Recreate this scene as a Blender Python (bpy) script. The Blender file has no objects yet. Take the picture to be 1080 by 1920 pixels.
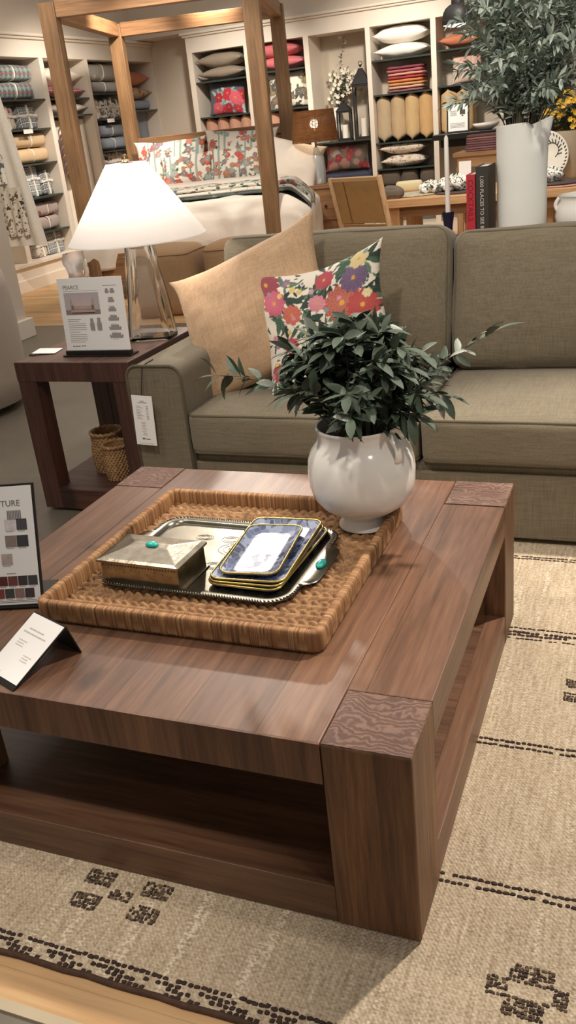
import bpy, math, random
import numpy as np
from mathutils import Vector, Matrix, noise

SC = bpy.context.scene
COL = SC.collection
PI = math.pi
rad = math.radians


# ------------------------------------------------------------------ mesh builder
class MB:
    def __init__(self):
        self.v = []
        self.f = []
        self.c = None          # optional colour per vertex

    def add(self, vs, fs, cols=None):
        o = len(self.v)
        self.v += [tuple(p) for p in vs]
        self.f += [tuple(i + o for i in q) for q in fs]
        if cols is not None:
            if self.c is None:
                self.c = [(1, 1, 1)] * o
            self.c += list(cols)
        elif self.c is not None:
            self.c += [(1, 1, 1)] * len(vs)
        return self

    def box(self, x0, x1, y0, y1, z0, z1):
        vs = [(x, y, z) for z in (z0, z1) for y in (y0, y1) for x in (x0, x1)]
        return self.add(vs, [(0, 2, 3, 1), (4, 5, 7, 6), (0, 1, 5, 4), (2, 6, 7, 3), (0, 4, 6, 2), (1, 3, 7, 5)])

    def obox(self, M, sx, sy, sz):
        """box centred on matrix M"""
        b = MB().box(-sx / 2, sx / 2, -sy / 2, sy / 2, -sz / 2, sz / 2)
        return self.add([M @ Vector(p) for p in b.v], b.f)

    def prism(self, poly, z0, z1, M=None):
        n = len(poly)
        vs = [Vector((x, y, z0)) for x, y in poly] + [Vector((x, y, z1)) for x, y in poly]
        if M is not None:
            vs = [M @ p for p in vs]
        fs = [tuple(range(n - 1, -1, -1)), tuple(range(n, 2 * n))]
        fs += [(i, (i + 1) % n, n + (i + 1) % n, n + i) for i in range(n)]
        return self.add(vs, fs)

    def grid(self, fn, nu, nv, wu=False, wv=False, colfn=None):
        vs, cols = [], []
        for j in range(nv if wv else nv + 1):
            for i in range(nu if wu else nu + 1):
                u, v = i / nu, j / nv
                vs.append(fn(u, v))
                if colfn:
                    cols.append(colfn(u, v))
        W = nu if wu else nu + 1
        H = nv if wv else nv + 1
        fs = []
        for j in range(nv):
            for i in range(nu):
                a = (i + 1) % W
                b = (j + 1) % H
                fs.append((j * W + i, j * W + a, b * W + a, b * W + i))
        return self.add(vs, fs, cols if colfn else None)

    def lathe(self, prof, n=40, cx=0, cy=0, cz=0, cap0=True, cap1=False):
        vs = []
        for r, z in prof:
            for k in range(n):
                t = 2 * PI * k / n
                vs.append((cx + r * math.cos(t), cy + r * math.sin(t), cz + z))
        fs = []
        for j in range(len(prof) - 1):
            for k in range(n):
                a = (k + 1) % n
                fs.append((j * n + k, j * n + a, (j + 1) * n + a, (j + 1) * n + k))
        if cap0:
            fs.append(tuple(range(n - 1, -1, -1)))
        if cap1:
            m = (len(prof) - 1) * n
            fs.append(tuple(range(m, m + n)))
        return self.add(vs, fs)

    def tube(self, pts, r, n=8, closed=False, taper=None, flat=1.0):
        pts = [Vector(p) for p in pts]
        m = len(pts)
        vs = []
        up = Vector((0, 0, 1))
        prev = None
        for i, p in enumerate(pts):
            if closed:
                d = pts[(i + 1) % m] - pts[i - 1]
            else:
                d = pts[min(i + 1, m - 1)] - pts[max(i - 1, 0)]
            d = d.normalized() if d.length > 1e-9 else up
            if prev is None:
                a = d.cross(up)
                if a.length < 1e-3:
                    a = d.cross(Vector((1, 0, 0)))
            else:
                a = prev - d * prev.dot(d)
                if a.length < 1e-4:
                    a = d.cross(up)
            a.normalize()
            prev = a
            b = d.cross(a)
            rr = r * (taper[i] if taper else 1)
            for k in range(n):
                t = 2 * PI * k / n
                vs.append(p + a * (rr * math.cos(t)) + b * (rr * flat * math.sin(t)))
        fs = []
        for i in range(m if closed else m - 1):
            q = (i + 1) % m
            for k in range(n):
                e = (k + 1) % n
                fs.append((i * n + k, i * n + e, q * n + e, q * n + k))
        if not closed:
            fs += [tuple(range(n - 1, -1, -1)), tuple(range((m - 1) * n, m * n))]
        return self.add(vs, fs)

    def ball(self, c, rx, ry=None, rz=None, n=12, m=8, M=None):
        ry = rx if ry is None else ry
        rz = rx if rz is None else rz
        vs = []
        for j in range(m + 1):
            p = PI * j / m
            for i in range(n):
                t = 2 * PI * i / n
                q = Vector((rx * math.sin(p) * math.cos(t), ry * math.sin(p) * math.sin(t), -rz * math.cos(p)))
                if M is not None:
                    q = M @ q
                vs.append(q + Vector(c))
        fs = []
        for j in range(m):
            for i in range(n):
                a = (i + 1) % n
                fs.append((j * n + i, j * n + a, (j + 1) * n + a, (j + 1) * n + i))
        return self.add(vs, fs)

    def leaf(self, base, d, up, L, W, curl=0.25, fold=0.12, n=5):
        d = Vector(d).normalized()
        s = d.cross(Vector(up))
        if s.length < 1e-3:
            s = d.cross(Vector((1, 0, 0.3)))
        s.normalize()
        w = s.cross(d).normalized()
        vs = []
        for i in range(n + 1):
            t = i / n
            c = Vector(base) + d * (L * t) - w * (curl * L * t * t)
            hw = W / 2 * (math.sin(PI * min(1, t * 0.97 + 0.02)) ** 0.75)
            h = w * (hw * fold * 2)
            vs += [c - s * hw + h, c, c + s * hw + h]
        fs = []
        for i in range(n):
            for k in range(2):
                a = i * 3 + k
                fs.append((a, a + 1, a + 4, a + 3))
        return self.add(vs, fs)

    def xf(self, M):
        self.v = [tuple(M @ Vector(p)) for p in self.v]
        return self

    def build(self, name, mat, parent=None, world=False, smooth=False, bevel=0, seg=2, label=None, kind=None, auto=None):
        vs = self.v
        if world and parent is not None:
            L = parent.location
            vs = [(x - L.x, y - L.y, z - L.z) for x, y, z in vs]
        me = bpy.data.meshes.new(name)
        me.from_pydata(vs, [], self.f)
        me.validate()
        if self.c is not None:
            at = me.color_attributes.new('Col', 'FLOAT_COLOR', 'POINT')
            a = np.ones((len(self.v), 4), np.float32)
            a[:, :3] = np.array(self.c, np.float32)
            at.data.foreach_set('color', a.ravel())
        me.materials.append(mat)
        if smooth:
            me.polygons.foreach_set('use_smooth', [True] * len(me.polygons))
            if auto:
                me.set_sharp_from_angle(angle=rad(auto))
        me.update()
        o = bpy.data.objects.new(name, me)
        COL.objects.link(o)
        if parent is not None:
            o.parent = parent
        if bevel:
            m = o.modifiers.new('bevel', 'BEVEL')
            m.width = bevel
            m.segments = seg
            m.limit_method = 'ANGLE'
            m.angle_limit = rad(40)
            m.harden_normals = False
        if label:
            o['label'] = label
        if kind:
            o['kind'] = kind
        return o


def tag(o, label, cat, group=None):
    o['label'] = label
    o['category'] = cat
    if group:
        o['group'] = group
    return o


def thing(name, label, cat, loc=(0, 0, 0), rotz=0, group=None, rot=None):
    o = bpy.data.objects.new(name, None)
    COL.objects.link(o)
    o.location = loc
    o.rotation_euler = rot if rot else (0, 0, rotz)
    o.empty_display_size = 0.05
    return tag(o, label, cat, group)


def copy_tree(o, loc, rotz=None, label=None, group=None, parent=None, rot=None):
    c = o.copy()
    COL.objects.link(c)
    if parent is not None:
        c.parent = parent
    else:
        c.location = loc
        if rotz is not None:
            c.rotation_euler = (0, 0, rotz)
        if rot is not None:
            c.rotation_euler = rot
        if label:
            c['label'] = label
        if group:
            c['group'] = group
    for ch in list(o.children):
        copy_tree(ch, None, parent=c)
    return c


def structure(name, mb, mat, bevel=0):
    o = mb.build(name, mat, bevel=bevel)
    o['kind'] = 'structure'
    return o


# ------------------------------------------------------------------ materials
def lin(h):
    if isinstance(h, str):
        h = h.lstrip('#')
        c = [int(h[i:i + 2], 16) / 255 for i in (0, 2, 4)]
    else:
        c = [x / 255 for x in h]
    return tuple(x / 12.92 if x <= .04045 else ((x + .055) / 1.055) ** 2.4 for x in c)


class NT:
    def __init__(self, name):
        self.m = bpy.data.materials.new(name)
        self.m.use_nodes = True
        self.t = self.m.node_tree
        self.b = self.t.nodes['Principled BSDF']
        self.out = self.t.nodes['Material Output']
        self._co = None

    def n(self, typ, **kw):
        x = self.t.nodes.new(typ)
        for k, v in kw.items():
            setattr(x, k, v)
        return x

    def l(self, a, b):
        self.t.links.new(a, b)

    def co(self, scale=(1, 1, 1), loc=(0, 0, 0), rot=(0, 0, 0)):
        if self._co is None:
            self._co = self.n('ShaderNodeTexCoord')
        m = self.n('ShaderNodeMapping')
        m.inputs['Scale'].default_value = scale
        m.inputs['Location'].default_value = loc
        m.inputs['Rotation'].default_value = rot
        self.l(self._co.outputs['Object'], m.inputs['Vector'])
        return m.outputs['Vector']

    def noise(self, vec, scale, detail=3, rough=.55, dist=0):
        x = self.n('ShaderNodeTexNoise')
        x.inputs['Scale'].default_value = scale
        x.inputs['Detail'].default_value = detail
        x.inputs['Roughness'].default_value = rough
        x.inputs['Distortion'].default_value = dist
        self.l(vec, x.inputs['Vector'])
        return x.outputs['Fac']

    def voro(self, vec, scale, feature='F1', rnd=1.0):
        x = self.n('ShaderNodeTexVoronoi', feature=feature)
        x.inputs['Scale'].default_value = scale
        x.inputs['Randomness'].default_value = rnd
        self.l(vec, x.inputs['Vector'])
        return x

    def math(self, op, a, b=None, c=None):
        x = self.n('ShaderNodeMath', operation=op)
        for i, q in enumerate((a, b, c)):
            if q is None:
                continue
            if isinstance(q, (int, float)):
                x.inputs[i].default_value = q
            else:
                self.l(q, x.inputs[i])
        return x.outputs[0]

    def ramp(self, fac, stops, interp='LINEAR'):
        x = self.n('ShaderNodeValToRGB')
        x.color_ramp.interpolation = interp
        e = x.color_ramp.elements
        while len(e) < len(stops):
            e.new(.5)
        for k, (p, c) in zip(e, stops):
            k.position = p
            k.color = (*c, 1) if len(c) == 3 else c
        self.l(fac, x.inputs['Fac'])
        return x.outputs['Color']

    def mix(self, fac, a, b, blend='MIX'):
        x = self.n('ShaderNodeMix', data_type='RGBA', blend_type=blend)
        for i, q in ((0, fac), (6, a), (7, b)):
            if isinstance(q, (int, float)):
                x.inputs[i].default_value = q
            elif isinstance(q, tuple):
                x.inputs[i].default_value = (*q, 1)
            else:
                self.l(q, x.inputs[i])
        return x.outputs[2]

    def bump(self, h, strength=.3, dist=.002):
        x = self.n('ShaderNodeBump')
        x.inputs['Strength'].default_value = strength
        x.inputs['Distance'].default_value = dist
        self.l(h, x.inputs['Height'])
        self.l(x.outputs['Normal'], self.b.inputs['Normal'])

    def set(self, col=None, rough=None, metal=None, **kw):
        if col is not None:
            if isinstance(col, tuple):
                self.b.inputs['Base Color'].default_value = (*col, 1)
            else:
                self.l(col, self.b.inputs['Base Color'])
        if rough is not None:
            if isinstance(rough, (int, float)):
                self.b.inputs['Roughness'].default_value = rough
            else:
                self.l(rough, self.b.inputs['Roughness'])
        if metal is not None:
            self.b.inputs['Metallic'].default_value = metal
        for k, v in kw.items():
            self.b.inputs[k.replace('_', ' ')].default_value = v
        return self.m


def M_plain(name, c, rough=.6, metal=0, var=.08, vs=6, bs=0, bstr=.2, bd=.002, **kw):
    t = NT(name)
    c = lin(c)
    v = t.co()
    nz = t.noise(v, vs, 3)
    lo = tuple(x * (1 - var) for x in c)
    hi = tuple(min(1, x * (1 + var)) for x in c)
    col = t.ramp(nz, [(.3, lo), (.7, hi)])
    if bs:
        t.bump(t.noise(v, bs, 3), bstr, bd)
    return t.set(col, rough, metal, **kw)


def M_wood(name, dark, mid, light, axis='x', grain=26, board=0, baxis='y', rough=.5, knots=True, bstr=.25, joint=.55, kz='z', kseed=0.0):
    t = NT(name)
    d, m, l = lin(dark), lin(mid), lin(light)
    s = {'x': (.06, 1, 1), 'y': (1, .06, 1), 'z': (1, 1, .06)}[axis]
    v = t.co(s)
    n1 = t.noise(v, grain, 6, .6, .6)
    n2 = t.noise(v, grain * 4.3, 4, .6, .2)
    big = t.noise(t.co(), 2.3, 2)
    f = t.math('ADD', t.math('MULTIPLY', n1, .6), t.math('MULTIPLY', n2, .4))
    col = t.ramp(f, [(.34, d), (.5, m), (.66, l)])
    h = f
    if board:
        sep = t.n('ShaderNodeSeparateXYZ')
        t.l(t.co(), sep.inputs[0])
        q = sep.outputs['xyz'.index(baxis)]
        q = t.math('DIVIDE', q, board)
        idx = t.math('FLOOR', q)
        wn = t.n('ShaderNodeTexWhiteNoise', noise_dimensions='1D')
        t.l(idx, wn.inputs['W'])
        g = t.math('MULTIPLY_ADD', wn.outputs['Value'], .35, .82)
        col = t.mix(1, col, g, 'MULTIPLY')
        fr = t.math('FRACT', q)
        e = t.math('LESS_THAN', t.math('MINIMUM', fr, t.math('SUBTRACT', 1, fr)), .006)
        col = t.mix(t.math('MULTIPLY', e, joint), col, tuple(x * .3 for x in d))
        h = t.math('SUBTRACT', h, e)
    g2 = t.math('MULTIPLY_ADD', big, .5, .75)
    col = t.mix(1, col, g2, 'MULTIPLY')
    if knots:
        s2 = list({'x': (.55, 1, 1), 'y': (1, .55, 1), 'z': (1, 1, .55)}[axis])
        s2['xyz'.index(kz)] = 0.0
        nv = t.n('ShaderNodeTexNoise')
        nv.inputs['Scale'].default_value = 30
        t.l(t.co(), nv.inputs['Vector'])
        kv = t.mix(.012, t.co(tuple(s2), (.37 + kseed, .21, .13 + kseed)), nv.outputs['Color'])
        vo = t.voro(kv, 3.6)
        k = t.ramp(vo.outputs['Distance'], [(.05, (1, 1, 1)), (.075, (.5, .5, .5)), (.105, (0, 0, 0))])
        col = t.mix(t.math('MULTIPLY', k, .72), col, tuple(x * .5 for x in d))
    t.bump(h, bstr, .002)
    return t.set(col, rough)


def M_endgrain(name, dark, mid, light, cx=.05, cy=-.06, scale=38, plane='xy'):
    t = NT(name)
    d, m, l = lin(dark), lin(mid), lin(light)
    sep = t.n('ShaderNodeSeparateXYZ')
    v = t.co()
    t.l(v, sep.inputs[0])
    X = t.math('SUBTRACT', t.math('FRACT', t.math('MULTIPLY', sep.outputs[0], 9.0)), .5 + cx)
    Y = t.math('SUBTRACT', t.math('MULTIPLY', sep.outputs[1], 9.0), cy * 9)
    w = t.math('MULTIPLY', t.noise(v, 14, 3), .8)
    r = t.math('ADD', t.math('SQRT', t.math('ADD', t.math('MULTIPLY', X, X), t.math('MULTIPLY', t.math('MULTIPLY', Y, Y), .5))), w)
    s = t.math('MULTIPLY_ADD', t.math('SINE', t.math('MULTIPLY', r, scale * 1.7)), .5, .5)
    col = t.ramp(s, [(.0, d), (.45, m), (1, l)])
    big = t.noise(v, 16, 3)
    col = t.mix(1, col, t.math('MULTIPLY_ADD', big, .8, .6), 'MULTIPLY')
    t.bump(s, .5, .002)
    return t.set(col, .6)


def M_linen(name, c, var=.22, scale=260, rough=.9, bstr=.35, big=.12, ax=('x', 'z')):
    t = NT(name)
    c = lin(c)
    st = {'x': (.05, 1, 1), 'y': (1, .05, 1), 'z': (1, 1, .05)}
    a = t.noise(t.co(st[ax[0]]), scale, 2)
    b = t.noise(t.co(st[ax[1]]), scale, 2)
    f = t.math('MULTIPLY', t.math('ADD', a, b), .5)
    col = t.ramp(f, [(.36, tuple(x * (1 - var) for x in c)), (.64, tuple(min(1, x * (1 + var)) for x in c))])
    g = t.noise(t.co(), 5, 3)
    col = t.mix(1, col, t.math('MULTIPLY_ADD', g, 2 * big, 1 - big), 'MULTIPLY')
    t.bump(f, bstr, .0015)
    m = t.set(col, rough)
    t.b.inputs['Sheen Weight'].default_value = .15
    return m


def M_vcol(name, rough=.85, bs=500, bstr=.2, sheen=.1):
    t = NT(name)
    a = t.n('ShaderNodeAttribute', attribute_name='Col')
    nz = t.noise(t.co(), 7, 3)
    col = t.mix(1, a.outputs['Color'], t.math('MULTIPLY_ADD', nz, .14, .93), 'MULTIPLY')
    t.bump(t.noise(t.co(), bs, 2), bstr, .001)
    t.b.inputs['Sheen Weight'].default_value = sheen
    return t.set(col, rough)


def M_floral(name, bg, cols, leaf='#4f6350', scale=14, size=.34, leafsize=.3, rough=.85):
    """printed cloth: round blooms on a ground, leaves between"""
    t = NT(name)
    v = t.co()
    wob = t.n('ShaderNodeTexNoise')
    wob.inputs['Scale'].default_value = scale * 2.4
    t.l(v, wob.inputs['Vector'])
    off = t.mix(.045, v, wob.outputs['Color'])
    lv = t.voro(off, scale * 1.9)
    lf = t.math('LESS_THAN', lv.outputs['Distance'], leafsize)
    col = t.mix(lf, lin(bg), lin(leaf))
    fv = t.voro(off, scale)
    ff = t.math('LESS_THAN', fv.outputs['Distance'], size)
    sep = t.n('ShaderNodeSeparateColor')
    t.l(fv.outputs['Color'], sep.inputs[0])
    k = len(cols)
    bc = t.ramp(sep.outputs[0], [(i / k, lin(c)) for i, c in enumerate(cols)], 'CONSTANT')
    ring = t.math('MULTIPLY_ADD', t.math('SINE', t.math('MULTIPLY', fv.outputs['Distance'], 60)), .22, .85)
    bc = t.mix(1, bc, ring, 'MULTIPLY')
    pick = t.math('MULTIPLY', ff, t.math('LESS_THAN', sep.outputs[1], .8))
    col = t.mix(pick, col, bc)
    t.bump(t.noise(v, 400, 2), .2, .001)
    return t.set(col, rough)


def M_plaid(name, base, c2, c3, s=9, axes=(0, 2), rough=.9):
    t = NT(name)
    sep = t.n('ShaderNodeSeparateXYZ')
    t.l(t.co(), sep.inputs[0])
    X = t.math('FRACT', t.math('MULTIPLY', sep.outputs[axes[0]], s))
    Y = t.math('FRACT', t.math('MULTIPLY', t.math('ADD', sep.outputs[axes[1]], sep.outputs[1]), s))
    col = t.mix(t.math('MULTIPLY', t.math('LESS_THAN', X, .45), .7), lin(base), lin(c2))
    col = t.mix(t.math('MULTIPLY', t.math('LESS_THAN', Y, .45), .55), col, lin(c2))
    col = t.mix(t.math('LESS_THAN', t.math('ABSOLUTE', t.math('SUBTRACT', X, .7)), .05), col, lin(c3))
    col = t.mix(t.math('LESS_THAN', t.math('ABSOLUTE', t.math('SUBTRACT', Y, .7)), .06), col, lin(c3))
    nz = t.noise(t.co(), 60, 3)
    col = t.mix(1, col, t.math('MULTIPLY_ADD', nz, .5, .75), 'MULTIPLY')
    return t.set(col, rough)


def M_glass(name, tint=(.97, .98, .97), rough=.03, ior=1.45, keep=.0):
    t = NT(name)
    nz = t.noise(t.co(), 9, 2)
    t.bump(nz, .06, .004)
    m = t.set(tint, rough, 0, IOR=ior, Transmission_Weight=1.0 - keep)
    return m


def M_emit(name, c, strength):
    t = NT(name)
    nz = t.noise(t.co(), 3, 1)
    c = lin(c)
    col = t.ramp(nz, [(.2, tuple(x * .97 for x in c)), (.8, c)])
    t.l(col, t.b.inputs['Emission Color'])
    t.b.inputs['Emission Strength'].default_value = strength
    return t.set(col, .5)


# ------------------------------------------------------------------ shapes
def roundbox(w, d, h, r, n=10, bulge=(0, 0, 0), seedv=None, wr=0.0):
    """soft cushion centred on the origin"""
    mb = MB()
    hs = (w / 2, d / 2, h / 2)
    idx = {}

    def pt(p):
        key = (round(p[0], 5), round(p[1], 5), round(p[2], 5))
        if key in idx:
            return idx[key]
        P = [p[i] * hs[i] for i in range(3)]
        inn = [max(-hs[i] + r, min(hs[i] - r, P[i])) for i in range(3)]
        dv = Vector([P[i] - inn[i] for i in range(3)])
        L = dv.length
        q = Vector(inn) + (dv.normalized() * r if L > 1e-9 else dv)
        for ax in range(3):
            o = [i for i in range(3) if i != ax]
            k = (1 - p[o[0]] ** 2) * (1 - p[o[1]] ** 2)
            q[ax] += (1 if p[ax] > 0 else -1) * bulge[ax] * k * abs(p[ax]) ** 2
        if wr:
            nv = noise.noise(q * 7 + Vector((seedv or 0, 0, 0)))
            q += q.normalized() * nv * wr
        idx[key] = len(mb.v)
        mb.v.append(tuple(q))
        return idx[key]

    def rail(t):   # cluster samples toward the ends
        return math.sin(t * PI / 2) * .35 + t * .65
    ts = [rail(-1 + 2 * i / n) for i in range(n + 1)]
    for ax in range(3):
        o = [i for i in range(3) if i != ax]
        for sgn in (-1, 1):
            for i in range(n):
                for j in range(n):
                    ids = []
                    for a, b in ((i, j), (i + 1, j), (i + 1, j + 1), (i, j + 1)):
                        p = [0, 0, 0]
                        p[ax] = sgn
                        p[o[0]] = ts[a]
                        p[o[1]] = ts[b]
                        ids.append(pt(p))
                    if (sgn > 0) == (ax == 1):
                        ids = ids[::-1]
                    mb.f.append(tuple(ids))
    return mb


def rrect(w, d, r, k=6):
    pts = []
    for cx, cy, a0 in ((w / 2 - r, d / 2 - r, 0), (-w / 2 + r, d / 2 - r, 90), (-w / 2 + r, -d / 2 + r, 180), (w / 2 - r, -d / 2 + r, 270)):
        for i in range(k + 1):
            a = rad(a0 + 90 * i / k)
            pts.append((cx + r * math.cos(a), cy + r * math.sin(a)))
    return pts


def dense(pts, step, closed=True):
    out = []
    n = len(pts)
    for i in range(n if closed else n - 1):
        a = Vector(pts[i])
        b = Vector(pts[(i + 1) % n])
        m = max(1, int((b - a).length / step))
        for j in range(m):
            out.append(a + (b - a) * (j / m))
    if not closed:
        out.append(Vector(pts[-1]))
    return out


def pillow(w, h, t, n=24, seed=0, ear=.06, wr=.012, paint=None, sag=0.0, hexa=False, back=None):
    """stuffed pillow in the local x (width) / z (height) plane, front is -y"""
    mb = MB()
    if paint is not None:
        mb.c = []
    ids = {}

    def P(i, j, side):
        u = -1 + 2 * i / n
        v = -1 + 2 * j / n
        edge = i in (0, n) or j in (0, n)
        key = (i, j, 0 if edge else side)
        if key in ids:
            return ids[key]
        x = w / 2 * u * (1 - ear * (1 - v * v))
        z = h / 2 * v * (1 - ear * (1 - u * u))
        cr = (abs(u) * abs(v)) ** 6
        x += math.copysign(w * ear * .35 * cr, u)
        z += math.copysign(h * ear * .35 * cr, v)
        k = max(0, (1 - u * u)) * max(0, (1 - v * v))
        y = side * t / 2 * k ** .5
        if hexa:
            y = side * t / 2 * min(1, (1 - abs(v)) / .2) * min(1, (1 - abs(u)) / .35) ** .5
        nv = noise.noise(Vector((x * 6 + seed * 3.1, z * 6, side * 2 + seed)))
        nv2 = noise.noise(Vector((x * 17 + seed, z * 17, side * 3)))
        y += side * (nv * wr + nv2 * wr * .35) * min(1, k * 4)
        x += wr * .8 * noise.noise(Vector((z * 5, seed, 3)))
        z += wr * .8 * noise.noise(Vector((x * 5, seed, 7))) - sag * (1 - u * u) * (v + 1) / 2
        ids[key] = len(mb.v)
        mb.v.append((x, y, z))
        if paint is not None:
            mb.c.append((u, v, side))
        return ids[key]
    for side in (-1, 1):
        for i in range(n):
            for j in range(n):
                q = [P(i, j, side), P(i + 1, j, side), P(i + 1, j + 1, side), P(i, j + 1, side)]
                mb.f.append(tuple(q if side < 0 else q[::-1]))
    if paint is not None:
        a = np.array(mb.c)
        cc = paint(a[:, 0] * w / 2, a[:, 1] * h / 2)
        if back is not None:
            cc[a[:, 2] > 0] = back
        mb.c = [tuple(c) for c in cc]
    return mb


def loaf(L, D, H, folds=0, n=26, m=28, seed=0, wr=.006):
    """folded or rolled textile lying along local x, base on z=0, front -y"""
    mb = MB()

    def prof(k):
        t = 2 * PI * k / m
        c, s = math.cos(t), math.sin(t)
        y = D / 2 * math.copysign(abs(c) ** .55, c)
        z = H / 2 + H / 2 * math.copysign(abs(s) ** .6, s)
        if folds:
            y *= 1 - .06 * abs(math.sin(PI * folds * z / H)) ** .3 * 0 - .07 * (1 - abs(math.sin(PI * folds * min(1, max(0, z / H)))) ** .35)
        return y, z
    pr = [prof(k) for k in range(m)]

    def fn(u, v):
        k = int(round(v * m)) % m
        y, z = pr[k]
        e = min(u, 1 - u) * L
        rr = min(.035, L * .1)
        q = 1 - (max(0, 1 - e / rr)) ** 2 * .28
        nz = noise.noise(Vector((u * L * 9 + seed * 5, y * 9, z * 9)))
        return (-L / 2 + L * u, y * q * (1 + nz * wr / max(D, .1) * 2), H / 2 + (z - H / 2) * q + nz * wr * (1 if z > H * .3 else 0))
    mb.grid(fn, n, m, wv=True)
    o = 0
    W = n + 1
    mb.f.append(tuple(k * W for k in range(m)))
    mb.f.append(tuple(k * W + n for k in range(m))[::-1])
    return mb


# ------------------------------------------------------------------ painted prints (pattern only)
def painter(w, h, bg, flowers, leaves, dots=(), stripes=()):
    def f(X, Y):
        C = np.tile(np.array(bg), (len(X), 1)).astype(float)
        for (x0, x1, c) in stripes:
            mk = (X > x0) & (X < x1)
            C[mk] = c
        for (x, y, a, L, W, c) in leaves:
            dx, dy = X - x, Y - y
            u = dx * math.cos(a) + dy * math.sin(a)
            v = -dx * math.sin(a) + dy * math.cos(a)
            mk = (np.abs(u) < L) & (np.abs(v) < W * (1 - (u / L) ** 2))
            sh = np.where(np.abs(v) < W * .16, 1.5, 1.0)
            C[mk] = np.minimum(1, np.array(c)[None, :] * sh[mk][:, None])
        for (x, y, r, c, c2, k) in flowers:
            dx, dy = X - x, Y - y
            d = np.hypot(dx, dy)
            an = np.arctan2(dy, dx)
            rr = r * (.82 + .18 * np.abs(np.cos(k * an / 2)))
            mk = d < rr
            q = d / r
            st = .5 + .5 * np.sin(q * 30 + np.cos(k * an) * 2.2)
            st = np.clip(st * .8 + .5 * (1 - q) * np.sin(an * k * .5) ** 2 - .1, 0, 1)
            col = np.array(c)[None, :] * (1 - .55 * st[:, None]) + np.array(c2)[None, :] * (.55 * st[:, None])
            ctr = q < .14
            col[ctr] = lin('#d9a441')
            C[mk] = col[mk]
        for (x, y, r, c) in dots:
            mk = np.hypot(X - x, Y - y) < r
            C[mk] = c
        return C
    return f


def rand_print(w, h, seed, bg, fcols, n=30, rmin=.02, rmax=.05, nl=60, green=('#3f5a4a', '#5d7561', '#2d4038'), stripes=()):
    R = random.Random(seed)
    fl, lv = [], []
    for _ in range(n):
        c = R.choice(fcols)
        fl.append((R.uniform(-w / 2, w / 2), R.uniform(-h / 2, h / 2), R.uniform(rmin, rmax), lin(c[0]), lin(c[1]), R.choice((5, 6, 8))))
    for _ in range(nl):
        q = R.choice(fl)
        a = R.uniform(0, 6.28)
        r = q[2] * 1.25
        lv.append((q[0] + r * math.cos(a), q[1] + r * math.sin(a), a + R.uniform(-.4, .4), q[2] * R.uniform(.5, .9), q[2] * .3, lin(R.choice(green))))
    return painter(w, h, lin(bg), fl, lv, stripes=stripes)


def text_mb(txt, size, M, align='LEFT', ext=.0003, spacing=1.0):
    cu = bpy.data.curves.new('lettering', 'FONT')
    cu.body = txt
    cu.size = size
    cu.align_x = align
    cu.extrude = ext
    cu.space_character = spacing
    cu.resolution_u = 3
    o = bpy.data.objects.new('lettering', cu)
    COL.objects.link(o)
    bpy.context.view_layer.update()
    me = bpy.data.meshes.new_from_object(o.evaluated_get(bpy.context.evaluated_depsgraph_get()))
    mb = MB()
    mb.add([M @ v.co for v in me.vertices], [tuple(p.vertices) for p in me.polygons])
    bpy.data.objects.remove(o)
    bpy.data.curves.remove(cu)
    bpy.data.meshes.remove(me)
    return mb
# ================================================================== camera
cam = bpy.data.cameras.new('camera')
cam.sensor_fit = 'VERTICAL'
cam.sensor_height = 36
cam.lens = 1661.43 * 36 / 1920
cam.clip_end = 60
co = bpy.data.objects.new('camera', cam)
COL.objects.link(co)
co.location = (0.3175, -1.1219, 1.3969)
co.rotation_euler = (1.1566, 0.0999, 0.3665)
SC.camera = co

# ================================================================== shared materials
TD, TM, TL = '#4a3121', '#674834', '#7c5941'
wood_tx = M_wood('walnut_boards_x', TD, TM, TL, 'x', 22, .17, 'y', .42)
wood_ty = M_wood('walnut_boards_y', '#4f3626', '#6b4b38', '#805d46', 'y', 22, .155, 'x', .42)
wood_tz = M_wood('walnut_upright', '#402716', '#68462d', '#87603f', 'z', 26, .075, 'x', .5, kz='y', bstr=.4, joint=.15)
wood_ta = M_wood('walnut_apron', '#402716', '#644430', '#7e593f', 'z', 17, .17, 'x', .5, knots=False, joint=.3)
wood_da = M_wood('dark_walnut_apron', '#34201a', '#533429', '#684436', 'z', 17, 0, 'x', .5, knots=False)
wood_end = M_endgrain('walnut_end_grain', '#5c4034', '#674a3d', '#7d6053')
wood_dx = M_wood('dark_walnut_x', '#34201a', '#503228', '#654234', 'x', 24, 0, 'y', .5)
wood_dz = M_wood('dark_walnut_z', '#34201a', '#503228', '#654234', 'z', 24, 0, 'y', .5)
wood_dy = M_wood('dark_walnut_y', '#452d27', '#664a40', '#7c5f54', 'y', 24, .13, 'x', .42)
oak_x = M_wood('light_oak_x', '#a8794f', '#c59a6c', '#d6b085', 'x', 16, 0, 'y', .5, knots=False)
oak_z = M_wood('light_oak_z', '#a8794f', '#c59a6c', '#d6b085', 'z', 16, 0, 'y', .5, knots=False)
bed_x = M_wood('bed_oak_x', '#6b4a30', '#8f6844', '#a67d55', 'x', 14, 0, 'y', .55, knots=False)
bed_y = M_wood('bed_oak_y', '#6b4a30', '#8f6844', '#a67d55', 'y', 14, 0, 'y', .55, knots=False)
bed_z = M_wood('bed_oak_z', '#5f432c', '#80603f', '#98734e', 'z', 14, 0, 'y', .55, knots=False)
paint_w = M_plain('cream_paint', '#e6dbcc', .55, var=.03, vs=2)
wall_m = M_plain('wall_paint', '#d6c9b8', .8, var=.03, vs=1.5, bs=120, bstr=.05)
black_m = M_plain('black_acrylic', '#17140f', .35, var=.1)
card_m = M_plain('white_card', '#f4f1ee', .5, var=.015)
ink_m = M_plain('grey_ink', '#77726f', .7)
ink_d = M_plain('dark_ink', '#4a4644', .7)
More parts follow.
